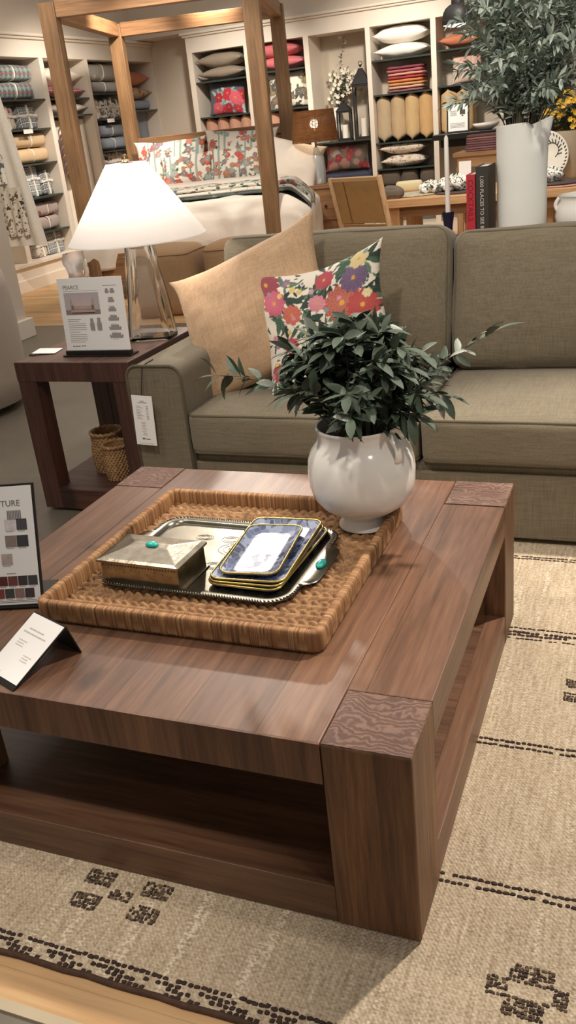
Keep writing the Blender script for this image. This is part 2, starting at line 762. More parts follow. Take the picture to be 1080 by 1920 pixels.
sofa_m = M_linen('olive_grey_linen', '#706653', .2, 230, ax=('x', 'z'))
sofa_t = M_linen('olive_grey_linen_seat', '#746a57', .2, 230, ax=('x', 'y'))
sofa_p = M_linen('olive_piping', '#5a523f', .15, 230)
ceramic_m = M_plain('white_glaze', '#f3efe8', .12, var=.02, vs=4)
pewter = M_plain('hammered_pewter', '#968d7e', .28, 1.0, var=.22, vs=40, bs=55, bstr=.25, bd=.003)
pewter_s = M_plain('polished_pewter', '#757064', .26, 1.0, var=.25, vs=18, bs=22, bstr=.08, bd=.002)
turq = M_plain('turquoise_stone', '#2fb3a6', .25, var=.25, vs=60)
gold_m = M_plain('gilt_rim', '#b59e5a', .3, .85, var=.15, vs=20)
wicker_m = M_vcol('wicker_strand', .75, 300, .25, 0)
string_m = M_plain('black_cord', '#1c1714', .8)

# ================================================================== floors
floor_t = NT('concrete_floor')
_n = floor_t.noise(floor_t.co(), 1.7, 5, .6)
_n2 = floor_t.noise(floor_t.co(), 22, 4)
_c = floor_t.ramp(_n, [(.3, lin('#655d52')), (.7, lin('#7d7466'))])
_c = floor_t.mix(1, _c, floor_t.math('MULTIPLY_ADD', _n2, .3, .85), 'MULTIPLY')
floor_m = floor_t.set(_c, floor_t.math('MULTIPLY_ADD', _n, .2, .25))
structure('floor', MB().box(-7.5, 4, -4.5, 5.24, -.05, 0), floor_m)
oakfloor_m = M_wood('oak_floor', '#b88a5a', '#d4aa78', '#e3c194', 'x', 9, .13, 'y', .5, knots=False, joint=.35)
structure('floor_oak', MB().box(-7.5, 4, 5.24, 12, -.05, .001), oakfloor_m)
mb = MB()
edge = [(-3 + i * .2, -.322 + .004 * math.sin(i * 1.7)) for i in range(31)]
mb.prism(edge + [(3, -.05), (-3, -.05)], .0005, .004)
structure('floor_oak_border', mb, oakfloor_m)
structure('trim_1', MB().box(-3, 3, -.338, -.318, .0005, .0055), M_plain('floor_joint', '#b5a68c', .5))

# ================================================================== rug
rug = thing('area_rug', 'oatmeal woven area rug with dark brown tufted stripes under the coffee table', 'rug', (-.1, .9, .004))
t = NT('woven_wool')
sy = t.co((1, .06, 1))
n1 = t.noise(sy, 170, 3)
n2 = t.noise(t.co((.5, 1, 1)), 190, 2)
n3 = t.noise(t.co(), 2.2, 3)
f = t.math('ADD', t.math('MULTIPLY', n1, .45), t.math('MULTIPLY', n2, .55))
c = t.ramp(f, [(.33, lin('#96836b')), (.5, lin('#bdaa90')), (.66, lin('#d6c7af'))])
c = t.mix(1, c, t.math('MULTIPLY_ADD', n3, .3, .85), 'MULTIPLY')
fl = t.ramp(t.noise(t.co((1, .05, 1), (3.3, 0, 0)), 46, 2, .4), [(.6, (0, 0, 0)), (.68, (1, 1, 1))])
fb = t.ramp(n2, [(.45, (0, 0, 0)), (.6, (1, 1, 1))])
c = t.mix(t.math('MULTIPLY', t.math('MULTIPLY', fl, fb), .75), c, lin('#e6d9c2'))
sep = t.n('ShaderNodeSeparateXYZ')
t.l(t.co(), sep.inputs[0])
wv = t.math('SINE', t.math('MULTIPLY', sep.outputs[1], 2 * PI / .011))
wx = t.math('SINE', t.math('MULTIPLY', sep.outputs[0], 2 * PI / .009))
hh = t.math('ADD', t.math('MULTIPLY', t.math('MULTIPLY', wv, wx), .35), t.math('MULTIPLY', n2, 1.3))
t.bump(hh, .55, .004)
rug_m = t.set(c, .95)
RY0, RY1, RX0, RX1 = -.236, 2.3, -1.42, 1.2
MB().box(RX0, RX1, RY0, RY1, .004, .010).build('pile', rug_m, rug, True)
bind = M_plain('brown_wool_binding', '#4a3428', .95, var=.25, vs=60, bs=200, bstr=.6)
mb = MB()
for y in (RY0, RY1):
    mb = MB()
    mb.tube([(RX0 + i * .05, y + .0015 * math.sin(i * 2.3), .0075) for i in range(int((RX1 - RX0) / .05) + 1)], .0055, 8, flat=1.3)
    mb.build('binding', bind, rug, True, smooth=True)
tuft_m = M_plain('dark_brown_tufts', '#3a2a24', .95, var=.4, vs=90, bs=300, bstr=.8)
tuft_v = M_vcol('brown_wool_tufts', .95, 300, .6, 0)
TDK, TFD = lin('#3a2a24'), lin('#75634f')
RT = random.Random(5)


def tuft(mb, x, y, w, d, col=None):
    n = 9
    z = .0118 + RT.uniform(-.0006, .0008)
    cx, cy = x + RT.uniform(-.0014, .0014), y + RT.uniform(-.0014, .0014)
    ring = []
    for i in range(n):
        a = 2 * PI * i / n
        q = RT.uniform(.42, .62)
        sq = 1 / max(abs(math.cos(a)), abs(math.sin(a))) ** .55
        ring.append((cx + w * q * sq * math.cos(a), cy + d * q * sq * math.sin(a), .0096))
    tp = [(cx + (p[0] - cx) * .72, cy + (p[1] - cy) * .72, z) for p in ring]
    cc = None
    if mb.c is not None or col is not None:
        cc = [col or TDK] * (2 * n)
    mb.add(ring + tp, [tuple(range(n, 2 * n))] + [(i, (i + 1) % n, n + (i + 1) % n, n + i) for i in range(n)], cc)


def dash_row(mb, y, d=.0085, gap=.1, step=.0125, w=.0125):
    x = RX0 + .01
    while x < RX1 - .01:
        if RT.random() > gap:
            tuft(mb, x, y + RT.uniform(-.0008, .0008), w * RT.uniform(.85, 1.1), d)
        x += step


for y in (.163, .595):
    mb = MB()
    dash_row(mb, y - .009)
    dash_row(mb, y + .009)
    mb.build('stripe', tuft_m, rug, True)
mb = MB()
for dy in (-.03, -.011, .003, .024):
    dash_row(mb, 1.088 + dy, .006 if abs(dy) > .02 else .012, .15)
mb.build('stripe', tuft_m, rug, True)
mb = MB()
dash_row(mb, 1.545, .006)
dash_row(mb, 1.56, .006)
mb.build('stripe', tuft_m, rug, True)
mb = MB()
dash_row(mb, -.198, .009, .08)
x = RX0
k = 0
while x < RX1:                     # zig-zag border
    ph = (k % 9)
    for r in range(3):
        if (ph + r * 2) % 9 < 6 and RT.random() > .1:
            tuft(mb, x, -.229 + r * .0095, .0115, .0092)
    x += .0125
    k += 1
mb.build('stripe', tuft_m, rug, True)


def motif(blocks, name='motif'):
    for (cx, cy, nx, ny) in blocks:
        md = MB()
        s = .0125 / 2
        for i in range(nx * 2):
            for j in range(ny * 2):
                b = RT.random()
                hole = noise.noise(Vector((cx * 90 + i * .55, cy * 90 + j * .6, 2)))
                if b < .07 or hole > .38:
                    continue
                k = min(1, max(0, hole * 1.6 + .35 + RT.uniform(-.15, .15)))
                c = tuple(TDK[q] * (1 - k) + TFD[q] * k for q in range(3))
                tuft(md, cx + (i - nx + .5) * s, cy + (j - ny + .5) * s, s * 1.06, s * 1.06, c)
        md.build(name, tuft_v, rug, True)


motif([(-.669, -.027, 5, 3), (-.668, -.088, 5, 3), (-.536, -.027, 5, 3), (-.535, -.086, 5, 3), (-.604, -.057, 4, 2)])
motif([(.197, -.012, 6, 3), (.143, -.046, 3, 3), (.247, -.046, 2, 3), (.193, -.078, 6, 3)])
motif([(.205, .872, 5, 3), (.205, .812, 5, 3), (.15 + .13, .842, 3, 3)])

# ================================================================== coffee table
ct = thing('coffee_table', 'square brown wooden coffee table with thick block legs and low shelf', 'table', (-.59, .59, .012))
W, H, T, LG = 1.18, .43, .087, .16
Z0 = .012
for sx in (0, 1):
    for sy in (0, 1):
        x0 = -W if sx == 0 else -LG
        y0 = 0 if sy == 0 else W - LG
        lg = MB().box(x0, x0 + LG, y0, y0 + LG, Z0, H - .0006).build('leg', wood_tz, ct, True, bevel=.004)
        p = MB().box(x0 + .002, x0 + LG - .002, y0 + .002, y0 + LG - .002, H - .002, H + .0006)
        p.v = [(x - ct.location.x, y - ct.location.y, z - ct.location.z) for x, y, z in p.v]
        p.build('end_grain_cap', wood_end, lg)
g = .0012
MB().box(-W + LG + g, -LG - g, -.0006, .003, H - T, H - .0008).build('apron', wood_ta, ct, True)
top = MB()
top.box(-W + LG + g, -LG - g, g, W - g, H - T, H)
top.build('tabletop', wood_ty, ct, True, bevel=.003)
MB().box(-LG - g, -.001, LG + g, W - LG - g, H - T, H).build('edge_board', wood_ty, ct, True, bevel=.003)
MB().box(-W + .001, -W + LG + g, LG + g, W - LG - g, H - T, H).build('edge_board', wood_ty, ct, True, bevel=.003)
MB().box(-W + .05, -.05, .05, W - .05, .075, .098).build('shelf', wood_tx, ct, True)
for y0 in (.002, W - .052):
    MB().box(-W + LG, -LG, y0, y0 + .05, Z0, .1).build('base_rail', wood_tx, ct, True, bevel=.002)
for x0 in (-.052, -W + .002):
    MB().box(x0, x0 + .05, LG, W - LG, Z0, .1).build('base_rail', wood_ty, ct, True, bevel=.002)

# ================================================================== woven tray
TX0, TX1, TY0, TY1 = -.925, -.241, .255, .917
TB = H + .001
tr = thing('woven_tray', 'large square woven seagrass tray on the coffee table', 'tray', ((TX0 + TX1) / 2, (TY0 + TY1) / 2, TB))
tw, td = TX1 - TX0, TY1 - TY0
RW = random.Random(11)
strand = [lin('#9c7048'), lin('#8a613e'), lin('#a67c53'), lin('#765033'), lin('#b48d62')]
path = dense([(x, y, 0) for x, y in rrect(tw - .022, td - .022, .016, 6)], .0022)
n = len(path)
NP = 18
vs, cs = [], []
for i, p in enumerate(path):
    d = (path[(i + 1) % n] - path[i - 1]).normalized()
    out = Vector((d.y, -d.x, 0))
    blk = i // 26
    c0 = strand[RW.choice((0, 0, 1, 1, 2, 3, 4))]
    sh = RW.uniform(.85, 1.12)
    for k in range(NP):
        a = 2 * PI * k / NP
        ca, sa = math.cos(a), math.sin(a)
        rx = .0105 * math.copysign(abs(ca) ** .5, ca)
        rz = .0245 + .0245 * math.copysign(abs(sa) ** .5, sa)
        ridge = .001 if i % 2 else -.0009
        # woven blocks on the outer face
        face = ca > .75 and -.45 < sa < .2
        if face and (i % 19) < 10:
            ridge = .0016 if k % 2 else .0002
        ridge += RW.uniform(-.0003, .0003)
        q = p + out * (rx + ridge * ca) + Vector((0, 0, rz + ridge * sa))
        vs.append(q)
        c = c0 if not (face and (i % 19) < 10) else (strand[4] if k % 2 else strand[1])
        cs.append(tuple(min(1, x * sh) for x in c))
fs = [(i * NP + k, i * NP + (k + 1) % NP, ((i + 1) % n) * NP + (k + 1) % NP, ((i + 1) % n) * NP + k) for i in range(n) for k in range(NP)]
MB().add(vs, [q[::-1] for q in fs], cs).build('wrapped_rim', wicker_m, tr, smooth=True)
# braided base: rows of plaits
NX, NY = 330, 250
rowh = .04


def braid(u, v):
    x = (u - .5) * (tw - .03)
    y = (v - .5) * (td - .03)
    r = y / rowh + 1000
    fr = (r % 1.0)
    row = int(r)
    half = fr < .5
    s = x / .024 + (.9 if half else -.9) * (fr * 2 % 1) + (row % 2) * .5 + (0 if half else .5)
    k = abs(math.sin(PI * s)) ** .7
    e = math.sin(PI * (fr * 2 % 1)) ** .5
    z = .001 + .0125 * k * (.2 + .8 * e) + .0012 * noise.noise(Vector((x * 300, y * 300, 0)))
    return (x, y, z)


def braidc(u, v):
    x = (u - .5) * (tw - .03)
    y = (v - .5) * (td - .03)
    k = noise.noise(Vector((x * 40, y * 90, 1))) + .6 * noise.noise(Vector((x * 260, y * 120, 4)))
    a = strand[3]
    b = strand[4]
    t_ = min(1, max(0, .5 + k * .6))
    return tuple(a[i] * (1 - t_) + b[i] * t_ for i in range(3))


mb = MB()
mb.grid(braid, NX, NY, colfn=braidc)
mb.build('braided_base', wicker_m, tr, smooth=True)

# ================================================================== pewter tray
PB = TB + .0135
pt = thing('metal_tray', 'oblong pewter serving tray with rope edge and turquoise handles', 'tray', (-.612, .587, PB), rad(-1.5))
pw, pd = .50, .385


def tray_ring(off, z, ear=0):
    w, d, r = pw - 2 * off, pd - 2 * off, max(.012, .062 - off)
    pts = dense(rrect(w, d, r, 10), .006)
    out = []
    for p in pts:
        x, y = p.x, p.y
        e = max(0, 1 - (abs(y) / .105) ** 6) if abs(x) > w / 2 - .01 else 0
        out.append(Vector((x + math.copysign(ear * e, x), y, z)))
    return out


rings = [(.03, .0018, 0), (.026, .002, 0), (.021, .010, 0), (.016, .0125, 0), (.001, .012, .028), (0, .0105, .030), (.001, .009, .028), (.017, .009, 0), (.03, .0, 0)]
base_n = None
ref = dense(rrect(1, .77, .124, 10), .012)
mb = MB()
rp = []
for off, z, ear in rings:
    w, d, r = pw - 2 * off, pd - 2 * off, max(.012, .062 - off)
    pts = []
    for p in rrect(w, d, r, 10):
        pts.append(p)
    # equal sample counts: subdivide straight runs identically
    q = []
    for i in range(len(pts)):
        a = Vector((*pts[i], 0))
        b = Vector((*pts[(i + 1) % len(pts)], 0))
        m = 28 if (i % 11) == 10 else 1
        for j in range(m):
            q.append(a + (b - a) * j / m)
    o = []
    for p in q:
        e = max(0, 1 - (abs(p.y) / .1) ** 8) if abs(p.x) > w / 2 - .004 else 0
        o.append((p.x + math.copysign(ear * e, p.x), p.y, z))
    rp.append(o)
m = len(rp[0])
vs = [p for r_ in rp for p in r_]
fs = []
for j in range(len(rp) - 1):
    for k in range(m):
        a = (k + 1) % m
        fs.append((j * m + k, (j + 1) * m + k, (j + 1) * m + a, j * m + a))
fs.append(tuple(range(m)))
fs.append(tuple(range((len(rp) - 1) * m, len(rp) * m))[::-1])
mb.add(vs, fs)
mb.build('tray_body', pewter_s, pt, smooth=True, auto=35)
o = rp[5]
dd = dense([Vector(p) for p in o], .0055)
for side in (-1, 1):
    mb = MB()
    for i, p in enumerate(dd):
        if abs(p.x) > pw / 2 + .003 or p.y * side < 0:
            continue
        d = (dd[(i + 1) % len(dd)] - dd[i - 1]).normalized()
        nn = Vector((d.y, -d.x, 0))
        a = (d * .8 + nn * .75).normalized()
        M = Matrix((a, Vector((-a.y, a.x, 0)), Vector((0, 0, 1)))).transposed()
        mb.ball((p.x - nn.x * .004, p.y - nn.y * .004, .012), .0058, .0024, .003, 6, 4, M)
    mb.build('rope_edge', pewter_s, pt, smooth=True)
mb = MB()
for (ex, ey, rr) in ((.02, .05, .055), (-.02, .1, .03), (.1, .11, .025), (0, -.04, .03), (-.1, .1, .025)):
    for k in range(3):
        mb.tube([(ex + rr * (1 - .25 * k) * math.cos(a * PI / 12), ey + rr * .6 * (1 - .25 * k) * math.sin(a * PI / 12), .0021) for a in range(24)], .0006, 4, True)
mb.build('engraving', pewter, pt, smooth=True)
for s in (-1, 1):
    mb = MB()
    mb.ball((s * (pw / 2 + .008), 0, .014), .012, .021, .008, 16, 10)
    mb.build('turquoise_stone', turq, pt, smooth=True, label='oval turquoise stone on tray handle')

# ================================================================== pewter box
bx = thing('trinket_box', 'hammered pewter lidded box with turquoise stone on its lid', 'box', (-.737, .478, PB + .002), rad(-2))
bw, bd, bh = .208, .128, .06
MB().box(-bw / 2, bw / 2, -bd / 2, bd / 2, 0, bh).build('body', pewter, bx, bevel=.002)
MB().box(-bw / 2 - .005, bw / 2 + .005, -bd / 2 - .005, bd / 2 + .005, 0, .004).build('foot_plate', pewter, bx, bevel=.001)
lw, ld = bw + .014, bd + .014
mb = MB()
prof = [(1, .0, 1), (1, .005, 1), (.97, .0062, 1), (.9, .009, 1), (.2, .019, 1), (.1, .0195, 1)]
for s, z, _ in prof:
    q = rrect(lw * s if s > .5 else lw - ld + ld * s, ld * s, .003 if s > .5 else .004, 3)
    for x, y in q:
        mb.v.append((x, y, bh + z))
K = len(q)
for j in range(len(prof) - 1):
    for k in range(K):
        a = (k + 1) % K
        mb.f.append((j * K + k, j * K + a, (j + 1) * K + a, (j + 1) * K + k))
mb.f.append(tuple(range(K))[::-1])
mb.f.append(tuple(range((len(prof) - 1) * K, len(prof) * K)))
lid = mb.build('lid', pewter, bx)
mb = MB()
for i in range(26):
    x = -bw / 2 + .008 + i * (bw - .016) / 25
    mb.ball((x, -bd / 2 - .0003, bh - .008), .0022, n=6, m=4)
    mb.ball((x, -bd / 2 - .0003, .009), .0018, n=6, m=4)
for i in range(12):
    mb.ball((bw / 2 + .0003, -bd / 2 + .01 + i * .0098, bh - .008), .0022, n=6, m=4)
for i in range(9):
    mb.ball((-bw / 2 + .02 + i * .021, -bd / 2 - .0002, bh - .016 - .004 * (i % 3)), .0015, n=6, m=4)
for i in range(20):
    mb.ball((-lw / 2 + .012 + i * (lw - .024) / 19, -ld / 2 + .008, bh + .0072), .002, n=6, m=4)
mb.build('rivet_beading', pewter_s, bx, smooth=True)
mb = MB()
mb.ball((.004, .0, bh + .021), .0165, .011, .008, 18, 10)
mb.build('turquoise_stone', turq, bx, smooth=True, label='oval turquoise stone set in the lid')

# ================================================================== blue plates
t = NT('blue_shell_mosaic')
v = t.co((1, .8, 1))
vo = t.voro(v, 62)
sep = t.n('ShaderNodeSeparateColor')
t.l(vo.outputs['Color'], sep.inputs[0])
c = t.ramp(sep.outputs[0], [(0, lin('#3a4262')), (.22, lin('#5c6a90')), (.45, lin('#7d89ab')), (.65, lin('#9aa5c0')), (.88, lin('#49547a'))], 'CONSTANT')
vo2 = t.voro(v, 62, 'DISTANCE_TO_EDGE')
e = t.math('LESS_THAN', vo2.outputs['Distance'], .05)
c = t.mix(t.math('MULTIPLY', e, .5), c, lin('#9aa4bd'))
t.bump(sep.outputs[2], .12, .002)
plate_m = t.set(c, t.math('MULTIPLY_ADD', sep.outputs[1], .3, .1))


def plate(w, d, hgt, loc, rz, label):
    p = thing('serving_plate', label, 'plate', loc, rz, 'blue serving plates stacked on the metal tray')
    mb = MB()
    rings = [(.03, .002, .02), (.024, .0025, .022), (.008, hgt - .001, .024), (.003, hgt, .026)]
    under = [(.0035, hgt - .003, .026), (.012, .0, .02)]
    al = rings + under
    for off, z, r in al:
        for x, y in rrect(w - 2 * off, d - 2 * off, r, 6):
            mb.v.append((x, y, z))
    K = 28
    for j in range(len(al) - 1):
        for k in range(K):
            a = (k + 1) % K
            mb.f.append((j * K + k, (j + 1) * K + k, (j + 1) * K + a, j * K + a))
    mb.f.append(tuple(range(K)))
    mb.f.append(tuple(range((len(al) - 1) * K, len(al) * K))[::-1])
    mb.build('dish', plate_m, p, smooth=True, auto=50)
    mb = MB()
    mb.tube([(x, y, hgt - .0005) for x, y in rrect(w - .004, d - .004, .027, 6)], .0028, 8, True)
    mb.build('gilt_rim', gold_m, p, smooth=True, label='thin gilt rim')
    return p


PZ = PB + .0025
px_, py_ = -.496, .613
plate(.184, .335, .012, (px_ + .004, py_ - .006, PZ), rad(-2), 'blue rectangular plate with gilt rim, lowest of the stack on the metal tray')
plate(.184, .335, .012, (px_ - .001, py_ - .002, PZ + .006), rad(1), 'blue rectangular plate with gilt rim, second from the bottom of the stack')
plate(.184, .335, .012, (px_ - .004, py_ + .004, PZ + .012), rad(3), 'large blue mosaic plate directly under the smaller top plate')
plate(.145, .262, .012, (px_ - .012, py_ - .012, PZ + .018), rad(6), 'smaller blue mosaic plate with glare on it, on top of the stack')

# ================================================================== vase and olive branches
VX, VY, VZ = -.325, .84, TB + .0125
va = thing('vase', 'round white ceramic footed vase holding green olive branches', 'vase', (VX, VY, VZ))
prof = [(.0, .0), (.062, 0), (.0665, .003), (.066, .009), (.054, .018), (.049, .026), (.052, .032), (.078, .045), (.106, .065), (.124, .09), (.132, .12), (.134, .155), (.131, .185), (.123, .206), (.112, .221), (.105, .231), (.102, .243), (.1025, .256), (.105, .263), (.107, .267), (.1055, .271), (.101, .27), (.0985, .262), (.097, .245), (.101, .23), (.105, .2)]
MB().lathe(prof, 64, cap0=False).build('body', ceramic_m, va, smooth=True, auto=60)
for ang in (-28, 150):
    mb = MB()
    pts = []
    for k in range(15):
        a = k / 14
        r = .1 + .016 * math.sin(PI * a) + .026 * a
        pts.append((r * math.cos(rad(ang)), r * math.sin(rad(ang)), .262 - .066 * a))
    mb.tube(pts, .013, 10, flat=.5)
    mb.build('handle', ceramic_m, va, smooth=True)
MB().lathe([(0, 0), (.09, 0)], 32, cz=.2, cap0=False).build('filler', M_plain('dark_moss', '#2b3024', .95, var=.3, vs=40), va)

olive_m = M_plain('olive_leaf', '#3c493a', .62, var=.35, vs=25)
olive_l = M_plain('olive_leaf_pale', '#7d8477', .55, var=.2, vs=25)
stem_m = M_plain('olive_stem', '#5d5a48', .7, var=.2, vs=30)
RO = random.Random(21)


def bez(p0, p1, p2, t):
    return Vector(p0) * (1 - t) ** 2 + Vector(p1) * 2 * t * (1 - t) + Vector(p2) * t * t


def spray(R, p0, p1, p2, nl, L, Wd, start=.3, r=.0022, spread=.9, pale=.12, side=0, curl=.25):
    """returns stem, leaf and pale-leaf builders for one branch"""
    st, lf, lp = MB(), MB(), MB()
    pts = [bez(p0, p1, p2, i / 10) for i in range(11)]
    st.tube(pts, r, 6, taper=[1 - .6 * i / 10 for i in range(11)])
    for i in range(nl):
        t_ = start + (1 - start) * (i + R.uniform(0, .6)) / nl
        p = bez(p0, p1, p2, min(1, t_))
        d = (bez(p0, p1, p2, min(1, t_ + .05)) - bez(p0, p1, p2, t_ - .05)).normalized()
        rv = Vector((R.gauss(0, 1), R.gauss(0, 1), R.gauss(0, .8)))
        rv = (rv - d * rv.dot(d)).normalized()
        ld = (d * R.uniform(.35, 1.0) + rv * spread).normalized()
        up = Vector((R.gauss(0, .5), R.gauss(0, .5), 1))
        tgt = lp if R.random() < pale else lf
        tgt.leaf(p, ld, up, L * R.uniform(.65, 1.15), Wd * R.uniform(.8, 1.15), R.uniform(.0, curl * 1.6))
    lf.leaf(p2, d, Vector((0, 0, 1)), L, Wd)
    return st, lf, lp


def branch(name, label, group, loc, args, mats, cat='branch'):
    st, lf, lp = args
    b = thing(name, label, cat, loc, 0, group)
    st.build('stem', mats[0], b, True, smooth=True)
    lf.build('foliage', mats[1], b, True, smooth=True)
    if lp.v:
        lp.build('pale_leaves', mats[2], b, True, smooth=True, label='paler leaf undersides')
    return b


om = (stem_m, olive_m, olive_l)
mouth = Vector((VX, VY, VZ + .205))
branch('olive_branch', 'long olive branch reaching out left from the white vase', None, mouth + Vector((-.03, 0, 0)),
       spray(RO, mouth + Vector((-.03, 0, 0)), (-.46, .79, .86), (-.68, .80, .842), 26, .062, .022, .3, spread=.85), om)
branch('olive_branch', 'long olive branch with pale tip reaching right from the white vase', None, mouth + Vector((.03, 0, 0)),
       spray(RO, mouth + Vector((.03, 0, 0)), (-.22, .84, .82), (.0, .88, .925), 24, .064, .02, .35, spread=.8, pale=.4), om)
for i in range(58):
    a = 2 * PI * (i * .618) + RO.uniform(-.2, .2)
    el = RO.uniform(.02, 1.0)
    rr = .2 * math.cos(el * 1.3) * RO.uniform(.75, 1.12)
    hz = .058 + .208 * math.sin(el * 1.45) * RO.uniform(.8, 1.1)
    m0 = mouth + Vector((.05 * math.cos(a), .05 * math.sin(a), 0))
    p2 = Vector((VX + .0 + rr * math.cos(a), VY + rr * math.sin(a) * .85, VZ + .235 + hz))
    p1 = Vector((VX + rr * .45 * math.cos(a), VY + rr * .45 * math.sin(a), VZ + .27 + hz * .9))
    branch('olive_branch', 'short leafy olive branch in the dense bunch above the white vase rim', 'olive branches bunched in the white vase', m0,
           spray(RO, m0, p1, p2, 20, .062, .0235, .25, spread=1.05, pale=.07), om)

# ================================================================== swatch card at the left edge
M0 = Matrix.Translation((-.949, .311, H + .003)) @ Matrix.Rotation(rad(17), 4, 'Z')
sw = thing('swatch_display', 'black framed upright card of leather swatches at left end of coffee table', 'sign', M0.translation, rad(17))
Tl = Matrix.Rotation(rad(-19.5), 4, 'X')
cw, chh = .216, .283
mb = MB()
mb.obox(Tl @ Matrix.Translation((-cw / 2, .004, chh / 2)), cw + .008, .004, chh + .008)
mb.obox(Tl @ Matrix.Translation((-cw / 2, .002, .002)), cw + .008, .012, .004)
mb.obox(Matrix.Translation((-cw / 2, .06, .0015)), cw, .13, .003)
mb.build('backing_frame', black_m, sw)
MB().obox(Tl @ Matrix.Translation((-cw / 2, .0012, chh / 2 + .003)), cw - .004, .001, chh - .008).build('card', card_m, sw)
F = Tl @ Matrix.Translation((0, .0004, 0)) @ Matrix.Rotation(rad(90), 4, 'X')
text_mb('TURE', .0195, F @ Matrix.Translation((-.078, .236, 0)), spacing=1.0).build('title_lettering', ink_m, sw)


def quad(mb, F, x, y, w, h, z=.0003):
    return mb.add([F @ Vector(p) for p in ((x, y, z), (x + w, y, z), (x + w, y + h, z), (x, y + h, z))], [(0, 1, 2, 3)])


rows = [(.172, [('#d9d0d4', -.060), ('#4a4a4c', -.032)], .025, .026), (.133, [('#8a7b74', -.062), ('#3a3a3e', -.034)], .027, .027),
        (.092, [('#b5a39c', -.075)], .026, .026), (.043, [('#5a1f1f', -.088), ('#6d3a32', -.064), ('#3c3233', -.040), ('#403c3d', -.016)], .0225, .0225),
        (.014, [('#7a3a30', -.098), ('#3d403a', -.074), ('#8b6f68', -.050), ('#42383a', -.026)], .0225, .0225)]
for y, items, w, h in rows:
    for colr, x in items:
        mb = MB()
        quad(mb, F, x - .012, y + .008, w, h)
        mb.build('swatch', M_plain('swatch_' + colr[1:], colr, .6, var=.12, vs=80), sw)
mb = MB()
for k in range(9):
    quad(mb, F, -.064 + k * .0038, .204, .0024, .022)
for y in (.0165,):
    quad(mb, F, -.2, .0155, .19, .0012)
    quad(mb, F, -.2, .012, .195, .0012)
for y, items, w, h in rows:
    for colr, x in items:
        quad(mb, F, x - .01, y + .005, w * .7, .001)
quad(mb, F, -.078, .079, .022, .0015)
mb.build('small_print', ink_m, sw)

# ================================================================== tent price card
tc = thing('price_card', 'small white price card slanting on a black easel holder, front left of table', 'sign', (-.83, .09, H + .001), rad(-21))
cwid, clen = .112, .15
sl = rad(27)
Fm = Matrix.Translation((0, -.06, .004)) @ Matrix.Rotation(sl, 4, 'X')
MB().obox(Fm @ Matrix.Translation((0, clen / 2 - .003, 0)), cwid + .002, clen + .012, .003).build('holder', black_m, tc)
hb = MB()
yb = -.06 + (clen + .003) * math.cos(sl)
zb = (clen + .003) * math.sin(sl)
hb.add([(-cwid / 2, yb, zb + .004), (cwid / 2, yb, zb + .004), (cwid / 2, yb + .022, 0), (-cwid / 2, yb + .022, 0), (-cwid / 2, yb - .003, zb + .003), (cwid / 2, yb - .003, zb + .003), (cwid / 2, yb + .019, 0), (-cwid / 2, yb + .019, 0)],
       [(0, 1, 2, 3), (7, 6, 5, 4), (0, 4, 5, 1), (1, 5, 6, 2), (2, 6, 7, 3), (3, 7, 4, 0)])
hb.build('easel_leg', black_m, tc)
MB().obox(Fm @ Matrix.Translation((0, clen / 2 + .001, .0022)), cwid - .001, clen - .004, .001).build('card', card_m, tc)
FF = Fm @ Matrix.Translation((0, 0, .003))
mb = MB()
RX = random.Random(3)
for (x0, x1, y0, s) in ((-.03, .02, .115, .005), (-.04, .035, .105, .005), (-.035, -.005, .086, .003), (-.035, -.01, .08, .003), (-.035, -.008, .074, .003), (.012, .036, .06, .003), (.012, .03, .054, .003), (.012, .034, .048, .003), (-.045, -.015, .012, .002)):
    x = x0
    while x < x1:
        w = RX.uniform(.002, .004)
        quad(mb, FF, x, y0, w, s * .6, .0002)
        x += w + .0018
mb.build('small_print', M_plain('pale_ink', '#b9b2a8', .7), tc)
# ================================================================== sofa
AX0, AX1, SY0, SY1 = -1.475, -1.25, 1.64, 2.62
SXR0, SXR1 = .52, .745
so = thing('sofa', 'olive grey linen two cushion sofa with piped edges behind coffee table', 'sofa', (-.36, 1.64, 0))
MB().box(AX1, SXR0, SY0 + .025, SY1 - .02, .03, .292).build('base', sofa_m, so, True, bevel=.012)
mb = MB().box(AX1 + .002, SXR0, SY0 + .012, SY0 + .03, .03, .262)
mb.build('front_panel', sofa_m, so, True, bevel=.006)
MB().box(AX0 + .02, SXR1 - .02, SY1 - .2, SY1, .03, .84).build('back_frame', sofa_m, so, True, bevel=.03, seg=4)


def arm(x0, x1):
    w = x1 - x0
    prof = [(x0, .03), (x1, .03), (x1, .58)]
    for k in range(9):
        a = PI / 2 * k / 8
        prof.append((x1 - .045 + .045 * math.cos(a), .59 + .045 * math.sin(a)))
    for k in range(9):
        a = PI / 2 + PI / 2 * k / 8
        prof.append((x0 + .045 + .045 * math.cos(a), .59 + .045 * math.sin(a)))
    M = Matrix(((1, 0, 0, 0), (0, 0, -1, 0), (0, 1, 0, 0), (0, 0, 0, 1)))
    o = MB().prism(prof, -SY1, -SY0, M).build('arm', sofa_m, so, True, smooth=True, auto=40)
    pts = [(x, SY0 + .001, z) for x, z in prof[1:]] + [(x0, SY0 + .001, .03)]
    p = MB().tube(pts, .006, 8)
    p.v = [(x - so.location.x, y - so.location.y, z - so.location.z) for x, y, z in p.v]
    p.build('piping', sofa_p, o, smooth=True)
    return o


arm(AX0, AX1)
arm(SXR0, SXR1)


for fx in (AX0 + .04, SXR1 - .1):
    for fy in (SY0 + .05, SY1 - .12):
        MB().box(fx, fx + .06, fy, fy + .06, .0105 if fy < 2.2 else .0005, .031).build('foot', wood_dx, so, True)


